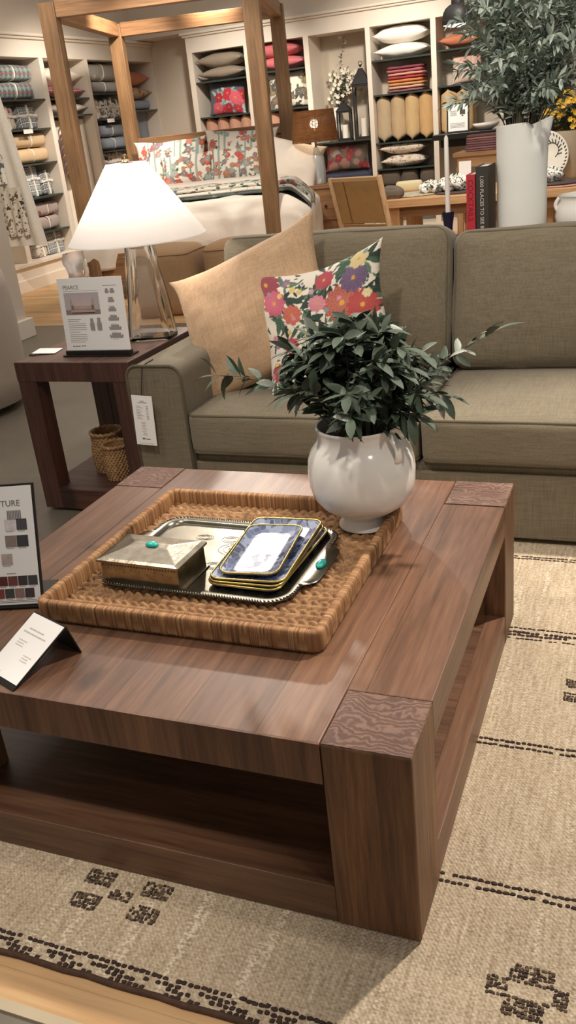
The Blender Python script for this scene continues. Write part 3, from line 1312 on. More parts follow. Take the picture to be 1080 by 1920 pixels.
def seat(x0, x1, seed):
    w, d, h = x1 - x0, .68, .165
    mb = roundbox(w, d, h, .028, 16, (.004, .008, .022), seed, .004)
    c = Vector(((x0 + x1) / 2, SY0 - .012 + d / 2, .295 + h / 2))
    mb.xf(Matrix.Translation(c))
    o = mb.build('seat_cushion', sofa_t, so, True, smooth=True)
    p = MB()
    for s in (-1, 1):
        pts = dense([(x, y, 0) for x, y in rrect(w - .012, d - .012, .03, 6)], .03)
        p.tube([c + q + Vector((0, 0, s * (h / 2 - .011))) - so.location for q in pts], .0055, 8, True)
    p.build('piping', sofa_p, o, smooth=True)


seat(AX1 + .005, -.383, 1)
seat(-.372, SXR0 - .005, 2)


def backc(x0, x1, ztop, seed):
    w, d, h = x1 - x0, .19, ztop - .45
    M = Matrix.Translation(((x0 + x1) / 2, 2.315, .45 + h / 2)) @ Matrix.Rotation(rad(-13), 4, 'X')
    mb = roundbox(w, d, h, .05, 16, (.01, .035, .012), seed, .006)
    mb.xf(M)
    o = mb.build('back_cushion', sofa_m, so, True, smooth=True)
    p = MB()
    Mi = Matrix.Translation(-so.location) @ M
    for s in (-1, 1):
        pts = dense([(x, 0, z) for x, z in rrect(w - .022, h - .022, .05, 6)], .03)
        p.tube([Mi @ (q + Vector((0, s * (d / 2 - .022), 0))) for q in pts], .0055, 8, True)
    p.build('piping', sofa_p, o, smooth=True)


backc(-1.33, -.39, .985, 3)
backc(-.375, .53, .96, 4)


def hung_tag(name, label, pts, M, w, h, lines, cat='tag', par_loc=None):
    tg = thing(name, label, cat, M.translation)
    Li = Matrix.Translation(-M.translation)
    MB().obox(Li @ M @ Matrix.Translation((0, 0, -h / 2)), w, .0012, h).build('card', card_m, tg)
    MB().tube([Vector(p) - M.translation for p in pts], .0018, 6).build('cord', string_m, tg, smooth=True)
    mb = MB()
    F = Li @ M @ Matrix.Translation((0, -.0008, 0)) @ Matrix.Rotation(rad(90), 4, 'X')
    for (x, y, ww, hh) in lines:
        quad(mb, F, x, y, ww, hh, .0002)
    if lines:
        mb.build('small_print', ink_m, tg)
    return tg


RL = random.Random(8)
ln = [(-.008, -.022, .016, .002), (-.018, -.028, .036, .002)]
for k in range(9):
    ln.append((-.028, -.042 - k * .0062, RL.uniform(.016, .03), .0013))
    ln.append((.014, -.042 - k * .0062, .009, .0018))
for k in range(9):
    ln.append((-.012 + RL.uniform(-.003, .003), -.104 - k * .0062, RL.uniform(.015, .026), .0012))
ln += [(-.016, -.172, .012, .006), (.0, -.172, .018, .004), (-.03, -.188, .06, .001)]
MT = Matrix.Translation((-1.408, 1.61, .532)) @ Matrix.Rotation(rad(3), 4, 'Y')
hung_tag('price_tag', 'white price tag hanging by black cord from sofa arm', [(-1.40, 1.72, .6385), (-1.4, 1.66, .638), (-1.401, 1.634, .628), (-1.404, 1.626, .59), (-1.408, 1.611, .527)], MT, .086, .194, ln)

# ================================================================== sofa pillows
tan_m = M_linen('tan_linen', '#c1a07e', .13, 170, ax=('x', 'z'), big=.1)


def place(o, c, u, roll_v):
    u = Vector(u).normalized()
    v = Vector(roll_v)
    v = (v - u * v.dot(u)).normalized()
    nrm = u.cross(v)       # points toward -y (front)
    M = Matrix((u, -nrm, v)).transposed().to_4x4()
    o.matrix_world = Matrix.Translation(c) @ M
    return o


p1 = pillow(.66, .54, .2, 40, 4, .075, .014).build('throw_pillow', tan_m, None, smooth=True)
place(p1, (-1.09, 2.0, .735), (.925, 0.0, .35), (-.2, .42, .9))
tag(p1, 'large plain tan linen pillow leaning on left sofa arm', 'pillow')

FW, FH = .5, .48
gr = [lin('#2f4238'), lin('#405a48'), lin('#56705c'), lin('#26352e')]
fl, lv, dt = [], [], []
big = [(.115, .06, .105, '#b8473a', '#d99a76', 10), (-.2, .195, .085, '#93253a', '#bd4a58', 9), (-.165, .12, .078, '#cf4468', '#ef93a0', 8),
       (-.09, .06, .06, '#d0503e', '#ef9a7c', 8), (.19, .03, .085, '#b32a2a', '#d95a44', 9), (.165, .14, .075, '#5c3f6a', '#9a80a6', 8),
       (.05, .175, .055, '#b02840', '#d95a6a', 8), (.02, .085, .05, '#d9788c', '#f0b8b8', 8), (-.03, -.04, .028, '#e07a7a', '#f2b0a0', 7),
       (-.12, -.06, .05, '#b8293c', '#df6470', 9), (.06, -.1, .05, '#c94a6a', '#ea9aa8', 8), (-.2, -.15, .05, '#b02a3a', '#d85a5a', 9), (.19, -.12, .045, '#6a4a78', '#a58ab0', 8),
       (.18, .205, .05, '#e3c98a', '#f0e2b0', 7), (-.11, .2, .028, '#7d5a86', '#b59cba', 7), (.21, .07, .025, '#e8d8a0', '#f4ecc8', 6), (.05, -.2, .05, '#b0283c', '#e06a5a', 9),
       (-.08, .165, .02, '#e5c76a', '#f2e3a8', 6), (-.05, .15, .018, '#e5c76a', '#f2e3a8', 6), (.0, .14, .018, '#c58aa8', '#e8c0cc', 6), (.2, -.03, .03, '#74587f', '#a890b0', 7)]
for b in big:
    mute = lambda c: tuple(.8 * q + .04 for q in lin(c))
    fl.append((b[0], b[1], b[2] * .72, mute(b[3]), mute(b[4]), b[5] + (4 if b[2] > .07 else 0)))
RF = random.Random(2)
for b in big:
    for k in range(8 if b[2] > .04 else 4):
        a = RF.uniform(0, 6.28)
        r = b[2] * 1.2
        lv.append((b[0] + r * math.cos(a), b[1] + r * math.sin(a), a + RF.uniform(-.5, .5), b[2] * RF.uniform(.35, .55) + .008, b[2] * .12 + .003, RF.choice(gr)))
for k in range(150):
    lv.append((RF.uniform(-.25, .25), RF.uniform(-.24, .24), RF.uniform(0, 6.3), RF.uniform(.008, .022), RF.uniform(.003, .005), RF.choice(gr + [lin('#8a9a88')])))
for k in range(26):
    dt.append((RF.uniform(-.24, .24), RF.uniform(-.23, .23), RF.uniform(.006, .012), lin(RF.choice(['#8a7a9c', '#d98aa0', '#e0c070', '#7a93a0']))))
print_m = M_vcol('printed_linen')
p2 = pillow(FW, FH, .17, 150, 9, .075, .014, painter(FW, FH, lin('#e9dfd0'), fl, lv, dt), sag=.03, back=lin('#b08a58')).build('throw_pillow', print_m, None, smooth=True)
place(p2, (-.775, 1.905, .72), (.98, .0, .2), (-.34, .34, .93))
tag(p2, 'white pillow printed with red and purple flowers leaning behind olive branches', 'pillow')

# ================================================================== side table with sign, lamp, baskets
st_ = thing('side_table', 'dark brown wooden cube frame side table left of the sofa', 'table', (-1.745, 1.96, 0))
EX0, EX1, EY0, EY1, EH = -2.01, -1.485, 1.68, 2.25, .64
MB().box(EX0, EX1, EY0, EY1, EH - .077, EH).build('tabletop', wood_dy, st_, True, bevel=.004)
MB().box(EX0 + .002, EX1 - .002, EY0 - .0015, EY0 + .002, EH - .0775, EH - .003).build('apron', wood_da, st_, True)
for x0 in (EX0, EX1 - .085):
    for y0 in (EY0, EY1 - .085):
        MB().box(x0 + .001, x0 + .085, y0 + .001, y0 + .085, .012, EH - .077).build('leg', wood_dz, st_, True, bevel=.003)
MB().box(EX0 + .003, EX1 - .003, EY0 + .003, EY1 - .003, .012, .1).build('bottom_shelf', wood_dx, st_, True, bevel=.003)

sg = thing('sofa_sign', 'white product card with a sofa picture in black base on side table', 'sign', (-1.665, 1.775, EH + .001), rad(1))
MB().box(-.158, .148, -.02, .045, 0, .006).build('base', black_m, sg, bevel=.001)
mb = MB()
mb.box(-.147, .143, -.012, .012, .006, .022)
mb.build('clip_rail', black_m, sg, bevel=.001)
cwd, cht = .286, .285
R_ = Matrix.Translation((-.002, 0, .012)) @ Matrix.Rotation(rad(-4), 4, 'X')
MB().obox(R_ @ Matrix.Translation((0, 0, cht / 2)), cwd, .003, cht).build('card', card_m, sg)
F = R_ @ Matrix.Translation((-cwd / 2, -.0017, 0)) @ Matrix.Rotation(rad(90), 4, 'X')
text_mb('PEARCE', .0215, F @ Matrix.Translation((.022, .243, .0002)), spacing=.95).build('title_lettering', M_plain('warm_grey_ink', '#8f8780', .7), sg)
mb = MB()
quad(mb, F, .022, .236, .155, .001)
quad(mb, F, .2, .252, .06, .002)
for k, wd in enumerate((.06, .05)):
    quad(mb, F, .024, .128 - k * .007, wd, .0016)
for k in range(4):
    quad(mb, F, .024, .112 - k * .0075, .08, .0013)
quad(mb, F, .024, .08, .048, .0018)
for k in range(5):
    quad(mb, F, .024, .07 - k * .0072, .078 - .012 * (k == 4), .0013)
for k in range(3):
    quad(mb, F, .03 + k * .012, .024, .009, .0035)
quad(mb, F, .07, .024, .004, .006)
quad(mb, F, .077, .025, .012, .003)
for k in range(6):
    quad(mb, F, .215, (.208, .176, .142, .108, .078, .05)[k], .025, .001)
quad(mb, F, .125, .083, .018, .001)
quad(mb, F, .157, .083, .016, .001)
mb.build('small_print', ink_m, sg)
mb = MB()
quad(mb, F, .022, .147, .155, .083, .0003)
pic = mb.build('picture', M_plain('picture_grey', '#b9b3b3', .6, var=.05), sg)
mb = MB()
quad(mb, F, .022, .147, .155, .018, .0004)
mb.build('picture_floor', M_plain('picture_floor', '#8d7f78', .6), pic)
mb = MB()
for (x, y, w, h) in ((.05, .165, .1, .018), (.046, .165, .014, .04), (.14, .165, .014, .04)):
    quad(mb, F, x, y, w, h, .0006)
quad(mb, F, .046, .156, .108, .012, .0006)
mb.build('pictured_sofa', M_plain('picture_sofa', '#b89f94', .6), pic)
mb = MB()
for (x, y, w, h) in ((.056, .188, .042, .032), (.1, .188, .042, .032), (.06, .18, .04, .008), (.101, .18, .039, .008)):
    quad(mb, F, x, y, w, h, .0007)
mb.build('pictured_cushions', M_plain('picture_cushion', '#c9b5b8', .6), pic)
mb = MB()
quad(mb, F, .049, .152, .102, .004, .0007)
mb.build('pictured_shadow_gap', M_plain('picture_dark', '#4a3a36', .6), pic)
ic = M_plain('icon_grey', '#9c9693', .6)


def icon(x, y, w, h):
    mb = MB()
    quad(mb, F, x, y, w, h * .5, .0003)
    quad(mb, F, x + w * .15, y + h * .5, w * .7, h * .5, .0003)
    quad(mb, F, x - w * .02, y + h * .35, w * .12, h * .3, .0004)
    quad(mb, F, x + w * .9, y + h * .35, w * .12, h * .3, .0004)
    mb.build('sofa_icon', ic, sg)


for a in ((.208, .224, .016, .018), (.229, .224, .02, .018), (.216, .19, .027, .018), (.213, .156, .034, .018), (.208, .121, .045, .02), (.206, .086, .052, .02), (.204, .055, .058, .02), (.122, .086, .02, .046), (.153, .086, .021, .048)):
    icon(*a)

tg = thing('price_tag', 'white price tag lying flat on front left of side table', 'tag', (-1.975, 1.83, EH), rad(12))
MB().obox(Matrix.Translation((.02, .0, .006)) @ Matrix.Rotation(rad(3), 4, 'Y'), .1, .085, .0012).build('card', card_m, tg)
MB().tube([(-.03, -.02, .004), (-.04, -.045, .003), (-.02, -.06, .003), (.0, -.045, .0035)], .002, 6).build('cord', string_m, tg)

lamp = thing('table_lamp', 'glass table lamp with lit white cone shade on side table', 'lamp', (-1.583, 2.06, EH), rad(10))
shade_t = NT('white_lamp_shade')
nz = shade_t.noise(shade_t.co((1, 1, .2)), 300, 2)
shade_t.set(shade_t.ramp(nz, [(.3, lin('#f3f0ec')), (.7, lin('#fdfbf8'))]), .9)
tr_ = shade_t.n('ShaderNodeBsdfTranslucent')
tr_.inputs['Color'].default_value = (.95, .92, .9, 1)
ms = shade_t.n('ShaderNodeMixShader')
ms.inputs[0].default_value = .5
shade_t.l(shade_t.b.outputs[0], ms.inputs[1])
shade_t.l(tr_.outputs[0], ms.inputs[2])
shade_t.l(ms.outputs[0], shade_t.out.inputs['Surface'])
z0, z1 = 1.035 - EH, 1.318 - EH
mb = MB()
sh = [(.272, z0), (.2735, z0 + .004), (.078, z1), (.0765, z1)]
mb.lathe(sh + [(.27, z0 + .003), (.272, z0)], 64, cap0=False)
mb.build('lamp_shade', shade_t.m, lamp, smooth=True, auto=40)
brass = M_plain('aged_brass', '#8f7c60', .35, 1.0)
MB().lathe([(0, 0), (.012, 0), (.014, .012), (.006, .026), (0, .028)], 16, cz=z1 + .004, cap0=False).build('finial', brass, lamp, smooth=True)
mb = MB()
for k in range(3):
    a = 2 * PI * k / 3
    mb.tube([(0, 0, z1), (.076 * math.cos(a), .076 * math.sin(a), z1 - .004)], .0025, 6)
mb.tube([(0, 0, z0 - .01), (0, 0, z1 + .006)], .005, 8)
mb.build('harp', brass, lamp, smooth=True)
glass_m = M_glass('clear_glass', rough=.02)
gt = []
for z, a, b in ((.0, .088, .06), (.006, .094, .064), (.02, .092, .062), (.15, .077, .055), (.28, .063, .05), (.36, .056, .046), (.378, .052, .043), (.384, .044, .036)):
    gt.append((z, a, b))
mb = MB()
for z, a, b in gt:
    for x, y in rrect(2 * a, 2 * b, .022, 5):
        wob = .003 * math.sin(z * 30 + x * 40)
        mb.v.append((x + wob, y, z))
inner = [(z, a - .012, b - .012) for z, a, b in gt[1:-1]][::-1]
for z, a, b in inner:
    for x, y in rrect(2 * a, 2 * b, .016, 5):
        mb.v.append((x, y, z + .006))
K = 24
nr = len(gt) + len(inner)
for j in range(nr - 1):
    for k in range(K):
        a = (k + 1) % K
        mb.f.append((j * K + k, j * K + a, (j + 1) * K + a, (j + 1) * K + k))
mb.f.append(tuple(range(K))[::-1])
mb.f.append(tuple(range((nr - 1) * K, nr * K)))
mb.build('glass_base', glass_m, lamp, smooth=True, auto=40)
MB().tube([(0, 0, .385), (0, 0, z0 + .02)], .016, 12).build('neck', brass, lamp, smooth=True)
bulb_m = M_emit('warm_bulb', '#ffe2bd', 6)
MB().ball((0, 0, z0 + .1), .03, .03, .038, 16, 10).build('bulb', bulb_m, lamp, smooth=True)

bask = M_plain('seagrass', '#a98258', .85, var=.3, vs=60, bs=90, bstr=.8, bd=.006)


def basket(loc, r, h, label):
    b = thing('basket', label, 'basket', loc, 0, 'woven baskets under the side table')
    mb = MB()

    def fn(u, v):
        a = 2 * PI * u
        rr = r * (.9 + .1 * math.sin(PI * min(1, v * 1.3)))
        w_ = .0035 * math.sin(a * 22 + (int(v * 14) % 2) * PI) + .002 * math.sin(v * 88)
        return ((rr + w_) * math.cos(a), (rr + w_) * math.sin(a), h * v)
    mb.grid(fn, 132, 42, wu=True)
    mb.grid(lambda u, v: tuple(c * (.93 if i < 2 else 1) for i, c in enumerate(fn(-u, v))), 60, 14, wu=True)
    mb.lathe([(0, .003), (r * .9, .003)], 40, cap0=False)
    mb.build('woven_wall', bask, b, smooth=True)
    m2 = MB()
    m2.tube([(r * .92 * math.cos(2 * PI * k / 60), r * .92 * math.sin(2 * PI * k / 60), h + .003 * math.sin(k * 1.9)) for k in range(60)], .007, 8, True)
    m2.build('rolled_rim', bask, b, smooth=True)


basket((-1.815, 1.93, .101), .072, .17, 'taller seagrass basket on lower shelf of side table, left one')
basket((-1.72, 1.845, .101), .06, .145, 'shorter seagrass basket on lower shelf of side table, right one')
# ================================================================== room shell
structure('wall_left', MB().box(-6.55, -6.42, -1, 10.6, 0, 3.6), wall_m)
structure('wall_back', MB().box(-6.55, 4, 10.46, 10.6, 0, 3.6), wall_m)
structure('wall_left_header', MB().box(-6.42, -5.97, -1, 10.46, 2.53, 3.6), wall_m)
structure('wall_back_header', MB().box(-5.97, 4, 10.02, 10.46, 2.53, 3.6), wall_m)
structure('wall_partition', MB().box(-4.75, -4.42, 3.4, 4.86, 0, 3.2), wall_m)
structure('baseboard_partition', MB().box(-4.78, -4.38, 3.4, 4.9, 0, .15), paint_w, bevel=.006)

shelf_m = M_plain('glass_shelf_edge', '#3d4540', .2, var=.1)
inner_m = M_plain('bookcase_back', '#c9bdab', .7, var=.03)

# left built-in (face towards +x)
lb = thing('built_in_bookcase', 'cream built-in bookcase along left wall with glass shelves of bedding', 'bookcase', (-6.18, 8.5, 0))
FX, BX = -5.95, -6.41
ystiles = [(6.2, 6.3), (7.02, 7.1), (7.925, 8.0), (8.815, 8.88), (9.7, 9.77), (10.43, 10.455)]
for a, b in ystiles:
    MB().box(BX, FX, a, b, .29, 2.3).build('upright', paint_w, lb, True)
MB().box(BX, FX, 6.2, 10.455, 2.3, 2.47).build('fascia', paint_w, lb, True)
mb = MB()
mb.box(BX, FX + .03, 6.2, 10.455, 2.47, 2.495)
mb.box(BX, FX + .055, 6.2, 10.455, 2.495, 2.525)
mb.build('cornice', paint_w, lb, True, bevel=.008)
mb = MB()
mb.box(BX, FX + .02, 6.2, 10.455, .255, .29)
mb.build('bottom_ledge', paint_w, lb, True, bevel=.004)
MB().box(BX, FX - .01, 6.2, 10.455, .13, .255).build('plinth', paint_w, lb, True)
MB().box(BX, FX + .015, 6.2, 10.455, .0, .13).build('base_molding', paint_w, lb, True, bevel=.006)
MB().box(BX - .005, BX + .01, 6.2, 10.455, .29, 2.3).build('back_panel', inner_m, lb, True)
LSH = {0: [], 1: [1.9, 1.61, 1.265, .925, .56], 2: [1.9, 1.725], 3: [1.945, 1.66, 1.30], 4: [1.735]}
for k, zs in LSH.items():
    for z in zs:
        MB().box(BX + .01, FX - .01, ystiles[k][1] + .002, ystiles[k + 1][0] - .002, z - .018, z).build('shelf', shelf_m, lb, True)

# back built-in (face towards -y)
bb = thing('built_in_bookcase', 'long cream built-in bookcase across the back wall holding pillows and lanterns', 'bookcase', (-2.4, 10.2, 0))
FY, BY = 10.0, 10.455
xst = [(-5.21, -5.14), (-4.44, -4.38), (-3.67, -3.605), (-2.91, -2.855), (-2.15, -2.09), (-1.385, -1.32), (-.62, -.555), (.2, .3)]
for a, b in xst:
    MB().box(a, b, FY, BY, .12, 2.3).build('upright', paint_w, bb, True)
MB().box(-5.21, .3, FY, BY, 2.3, 2.47).build('fascia', paint_w, bb, True)
mb = MB()
mb.box(-5.24, .3, FY - .03, BY, 2.47, 2.495)
mb.box(-5.26, .3, FY - .055, BY, 2.495, 2.525)
mb.build('cornice', paint_w, bb, True, bevel=.008)
MB().box(-5.21, .3, FY - .01, BY, 0, .12).build('plinth', paint_w, bb, True)
MB().box(-5.21, .3, BY - .012, BY, .12, 2.3).build('back_panel', inner_m, bb, True)
BSH = {0: [1.965, 1.56, 1.13], 1: [1.985, 1.555, 1.13, .83], 2: [1.125, .62], 3: [1.95, 1.585, 1.06, .765, .55], 4: [1.97, 1.6, 1.06], 5: [1.95, 1.5, 1.0]}
for k, zs in BSH.items():
    for z in zs:
        MB().box(xst[k][1] + .002, xst[k + 1][0] - .002, FY + .012, BY - .012, z - .018, z).build('shelf', shelf_m, bb, True)

# ================================================================== goods on the left bookcase
white_r = M_plain('white_ribbon', '#e6e0d6', .6)
plaid_g = M_plaid('green_red_plaid', '#4f6663', '#8fa3a0', '#9c5a5a', 13)
plaid_b = M_plaid('grey_blue_plaid', '#5a636b', '#a7adb0', '#e0dcd4', 15)
plaid_d = M_plaid('dark_plaid', '#3b4248', '#8c9195', '#d8d3ca', 17)
plaid_r = M_plaid('red_plaid', '#a33440', '#d88a90', '#efe3d8', 12)
beige_k = M_plain('beige_fleece', '#c9ad89', .95, var=.06, bs=150, bstr=.3)
grey_k = M_floral('grey_medallion', '#9b978f', ['#c4bda8', '#b5aea0', '#cfc8b6'], '#8b8880', 7, .3, .1)
grey_p = M_plain('grey_knit', '#9d9a90', .95, var=.08, bs=160, bstr=.4)
blue_k = M_plain('blue_grey_knit', '#8a919a', .95, var=.06, bs=160, bstr=.4)
fl_a = M_floral('red_grey_floral', '#cfc4b5', ['#b4484c', '#c98a7c', '#8c8f94', '#d6a89c'], '#6f756c', 16, .34, .28)
fl_b = M_floral('soft_floral', '#e0d5c4', ['#b56a62', '#cf9a86', '#8e8a94', '#d8b08c'], '#7d8573', 18, .33, .28)
fl_dark = M_floral('dark_print', '#e4dccf', ['#4a5257', '#6c7478', '#8a8078', '#3b4347'], '#5f6664', 15, .36, .36)
roll_m = M_floral('wine_roll_print', '#a89a92', ['#9a5a5a', '#8a6a70', '#c0a8a0'], '#8a8486', 8, .36, .25)
cream_p = M_plain('cream_cotton', '#efe4d2', .9, var=.04, bs=140, bstr=.2)
orange_p = M_linen('terracotta_linen', '#c07654', .14, 150)
tanfl = M_floral('tan_cushion_print', '#b89a7c', ['#a07a5c', '#d1b696', '#8f6c54'], '#a98c70', 12, .34, .2)
LX = -6.03
R90 = PI / 2


def throw(name, label, cat, mat, loc, rz, L, D, Hh, seed, band=True, group=None, folds=2):
    o = thing(name, label, cat, loc, rz, group)
    loaf(L, D, Hh, folds, seed=seed).build('folded_cloth', mat, o, smooth=True, auto=50)
    if band:
        b = loaf(.025, D * 1.02, Hh * 1.035, 0, 4, 28, seed)
        b.xf(Matrix.Translation((L * .05, 0, -Hh * .01)))
        b.build('ribbon', white_r, o, smooth=True)
    return o


def lput(y0, y1, z0, z1, d=.34):
    return ((LX - d / 2, (y0 + y1) / 2, z0), R90, y1 - y0, d, z1 - z0)


G = 'folded throws on the left wall shelves'
for (y0, y1, z0, z1, m, lab, f) in [
    (7.16, 7.88, 2.085, 2.245, plaid_g, 'green and red plaid throw, upper of two on the top left shelf', 3),
    (7.16, 7.86, 1.902, 2.075, plaid_g, 'green and red plaid throw, lower of two on the top left shelf', 3),
    (7.28, 7.91, 1.425, 1.58, beige_k, 'beige folded blanket, upper of two in the left bookcase', 1),
    (7.28, 7.91, 1.267, 1.42, beige_k, 'beige folded blanket, lower of two in the left bookcase', 1),
    (8.9, 9.68, 2.085, 2.28, grey_k, 'grey patterned rolled quilt at top of bookcase beside bed post', 1),
    (8.9, 9.66, 1.947, 2.08, grey_p, 'plain grey folded throw under the grey patterned quilt', 3),
    (8.93, 9.66, 1.455, 1.61, blue_k, 'blue grey folded blanket, upper of two beside bed post', 1),
    (8.93, 9.68, 1.302, 1.45, blue_k, 'blue grey folded blanket, lower of two beside bed post', 1),
    (9.8, 10.4, 1.737, 1.86, blue_k, 'flat blue grey folded throw under the tan cushion', 3),
]:
    loc, rz, L, D, Hh = lput(y0, y1, z0, z1)
    throw('folded_throw', lab, 'blanket', m, loc, rz, L, D, Hh, int(y0 * 10 + z0 * 100), lab.find('flat') < 0, G, f)
for (y0, y1, z0, z1, lab) in [(7.4, 7.9, .715, .86, 'wine and grey rolled throw, upper of two low on the left shelves'), (7.4, 7.88, .562, .71, 'wine and grey rolled throw, lower of two low on the left shelves')]:
    loc, rz, L, D, Hh = lput(y0, y1, z0, z1, .2)
    throw('rolled_throw', lab, 'blanket', roll_m, loc, rz, L, D, Hh, int(z0 * 100), True, 'rolled throws on the left wall shelves', 0)


def bundle(label, mat, loc, rz, w, d, h, lean=0, group='ribbon tied bedding sets on the left wall shelves'):
    o = thing('bedding_set', label, 'bedding set', loc, rz, group)
    M = Matrix.Rotation(rad(lean), 4, 'X')
    b = roundbox(w, d, h, .025, 8, (.006, .01, .004), int(h * 1000), .004)
    b.xf(M @ Matrix.Translation((0, 0, h / 2)))
    b.build('cloth', mat, o, smooth=True)
    r = MB()
    r.obox(M @ Matrix.Translation((.01, 0, h / 2)), .028, d + .026, h + .012)
    r.obox(M @ Matrix.Translation((0, 0, h * .55)), w + .016, d + .026, .026)
    for s in (-1, 1):
        r.ball(M @ Vector((.01 + s * .03, -d / 2 - .018, h * .56)), .03, .012, .016, 8, 6)
    r.build('ribbon_bow', white_r, o, bevel=.003)
    return o


for (y0, y1, z0, z1, m, lab) in [
    (7.18, 7.46, 1.612, 1.83, fl_a, 'red and grey floral bedding set tied with ribbon, second shelf down'),
    (7.53, 7.84, 1.612, 1.84, plaid_d, 'dark checked bedding set with white bow, second shelf down'),
    (7.42, 7.68, .927, 1.24, plaid_b, 'tall grey blue plaid bedding set with ribbon above the rolled throws'),
    (7.70, 7.9, .927, 1.17, plaid_d, 'shorter dark plaid bedding set with white cross ribbon above the rolled throws'),
    (7.36, 7.56, .292, .5, fl_a, 'red floral bedding set on lowest left shelf, nearest the hanging quilt'),
    (7.58, 7.9, .292, .53, plaid_b, 'grey checked bedding set on lowest left shelf beside bed post'),
    (8.92, 9.17, 1.662, 1.88, fl_b, 'cream printed bedding set standing under the grey throws'),
    (9.23, 9.62, 1.662, 1.885, fl_dark, 'grey printed bedding set standing under the grey throws, beside bed post'),
    (8.92, 9.18, 1.02, 1.27, fl_dark, 'white and grey bedding set under the blue grey blankets'),
    (9.2, 9.55, 1.02, 1.27, fl_b, 'cream patterned bedding set under the blue grey blankets'),
]:
    d = .16
    bundle(lab, m, (LX - d / 2 - .02, (y0 + y1) / 2, z0), R90, y1 - y0, d, z1 - z0, -6)
MB().box(BX + .01, FX - .01, 8.882, 9.698, 1.002, 1.02).build('shelf', shelf_m, lb, True)
sgm = M_plain('shelf_sign_card', '#ece6de', .5)
for y, z, lab in ((7.5, 1.595, 'small white shelf label on the front of the second left shelf'), (9.2, 1.645, 'small white shelf label under the printed bedding sets')):
    o = MB().box(FX - .004, FX + .002, y - .09, y + .07, z - .03, z + .012).build('shelf_label', sgm)
    tag(o, lab, 'sign')


def flat_pillow(label, mat, loc, rz, w, d, t, seed, tilt=0, group=None, name='throw_pillow', n=20, cat='pillow', ear=.07):
    """pillow lying flat: loc is the centre of its underside"""
    mb = pillow(w, d, t, n, seed, ear, .01)
    mb.xf(Matrix.Rotation(rad(90 + tilt), 4, 'X'))
    zmin = min(v[2] for v in mb.v)
    mb.xf(Matrix.Translation((0, 0, -zmin)))
    o = mb.build(name, mat, None, smooth=True)
    o.location = loc
    o.rotation_euler = (0, 0, rz)
    return tag(o, label, cat, group)


GP = 'pillows lying on the left wall shelves'
PX = -6.2
flat_pillow('white pillow at top of left bookcase seen past the bed post', cream_p, (PX, 8.42, 2.03), R90, .74, .4, .2, 1, group=GP)
flat_pillow('red plaid pillow under the white pillow in left bookcase', plaid_r, (PX, 8.42, 1.9), R90, .76, .4, .15, 2, group=GP)
flat_pillow('cream pillow on the shelf above the red bag', cream_p, (PX, 8.42, 1.727), R90, .78, .4, .15, 3, group=GP)
flat_pillow('terracotta pillow at top of left bookcase near the corner', orange_p, (PX, 10.1, 2.02), R90, .62, .38, .2, 4, group=GP)
flat_pillow('tan patterned cushion under the terracotta pillow', tanfl, (PX, 10.1, 1.862), R90, .64, .38, .17, 5, group=GP)
# hanging sheets in the second bay and robes
hs = MB()
hs.grid(lambda u, v: (-6.1 + .02 * math.sin(u * 14) * (1 - v * .5), 8.03 + .76 * u, .32 + 1.36 * v), 40, 20)
hs.grid(lambda u, v: (-6.112 + .02 * math.sin(u * 14) * (1 - v * .5), 8.79 - .76 * u, .32 + 1.36 * v), 40, 20)
tag(hs.build('hanging_sheet', cream_p, None, smooth=True), 'cream sheet hanging flat behind the red tote bag', 'bedding')
tb = thing('tote_bag', 'red and grey plaid tote bag hanging in the left bookcase', 'bag', (-6.0, 8.3, 1.06))
roundbox(.3, .1, .48, .045, 8, (.01, .02, .01), 3, .008).xf(Matrix.Translation((0, 0, .24))).build('bag_body', M_plaid('wine_plaid', '#8d3a42', '#6f6462', '#c9a8a0', 11), tb, smooth=True)
MB().tube([(-.08, 0, .46), (-.07, 0, .58), (0, 0, .63), (.07, 0, .58), (.08, 0, .46)], .012, 8).build('handle', M_plain('wine_strap', '#7a3038', .8), tb, smooth=True)
tb.rotation_euler = (0, 0, R90)
mb = MB()
mb.grid(lambda u, v: (-6.1 + .012 * math.sin(u * 11), 9.79 + .32 * u, 1.2 + .53 * v), 20, 12)
mb.grid(lambda u, v: (-6.11 + .012 * math.sin(u * 11), 10.11 - .32 * u, 1.2 + .53 * v), 20, 12)
tag(mb.build('quilt', M_floral('orange_floral', '#d9cbb4', ['#b5674c', '#c98a5e', '#a34f48'], '#94897a', 9, .36, .3), None, smooth=True), 'orange floral quilt hanging near the corner above headboard', 'bedding')
mb = MB()
mb.grid(lambda u, v: (-6.14 + .012 * math.sin(u * 9), 10.08 + .33 * u, 1.2 + .53 * v), 20, 12)
mb.grid(lambda u, v: (-6.15 + .012 * math.sin(u * 9), 10.41 - .33 * u, 1.2 + .53 * v), 20, 12)
tag(mb.build('quilt', blue_k, None, smooth=True), 'plain blue grey quilt hanging beside the orange floral quilt', 'bedding')

# quilt display hanging off the left bookcase
hq = thing('hanging_quilt', 'white textured quilt hanging from rail in front of left bookcase', 'bedding', (-5.62, 6.6, .5))
qm = M_plain('white_matelasse', '#e9e1d4', .9, var=.03, vs=14, bs=75, bstr=.7, bd=.006)


def cloth_wall(mb, x0, x1, z0, z1, y, th=.02, amp=.012, fr=20, slant=0):
    f = lambda u, v: (x0 + (x1 - slant * v - x0) * u, y + amp * math.sin(u * fr) * (1.1 - v), z0 + (z1 - z0) * v)
    mb.grid(f, 30, 24)
    mb.grid(lambda u, v: tuple(f(1 - u, v)[i] + (th if i == 1 else 0) for i in range(3)), 30, 24)
    return mb


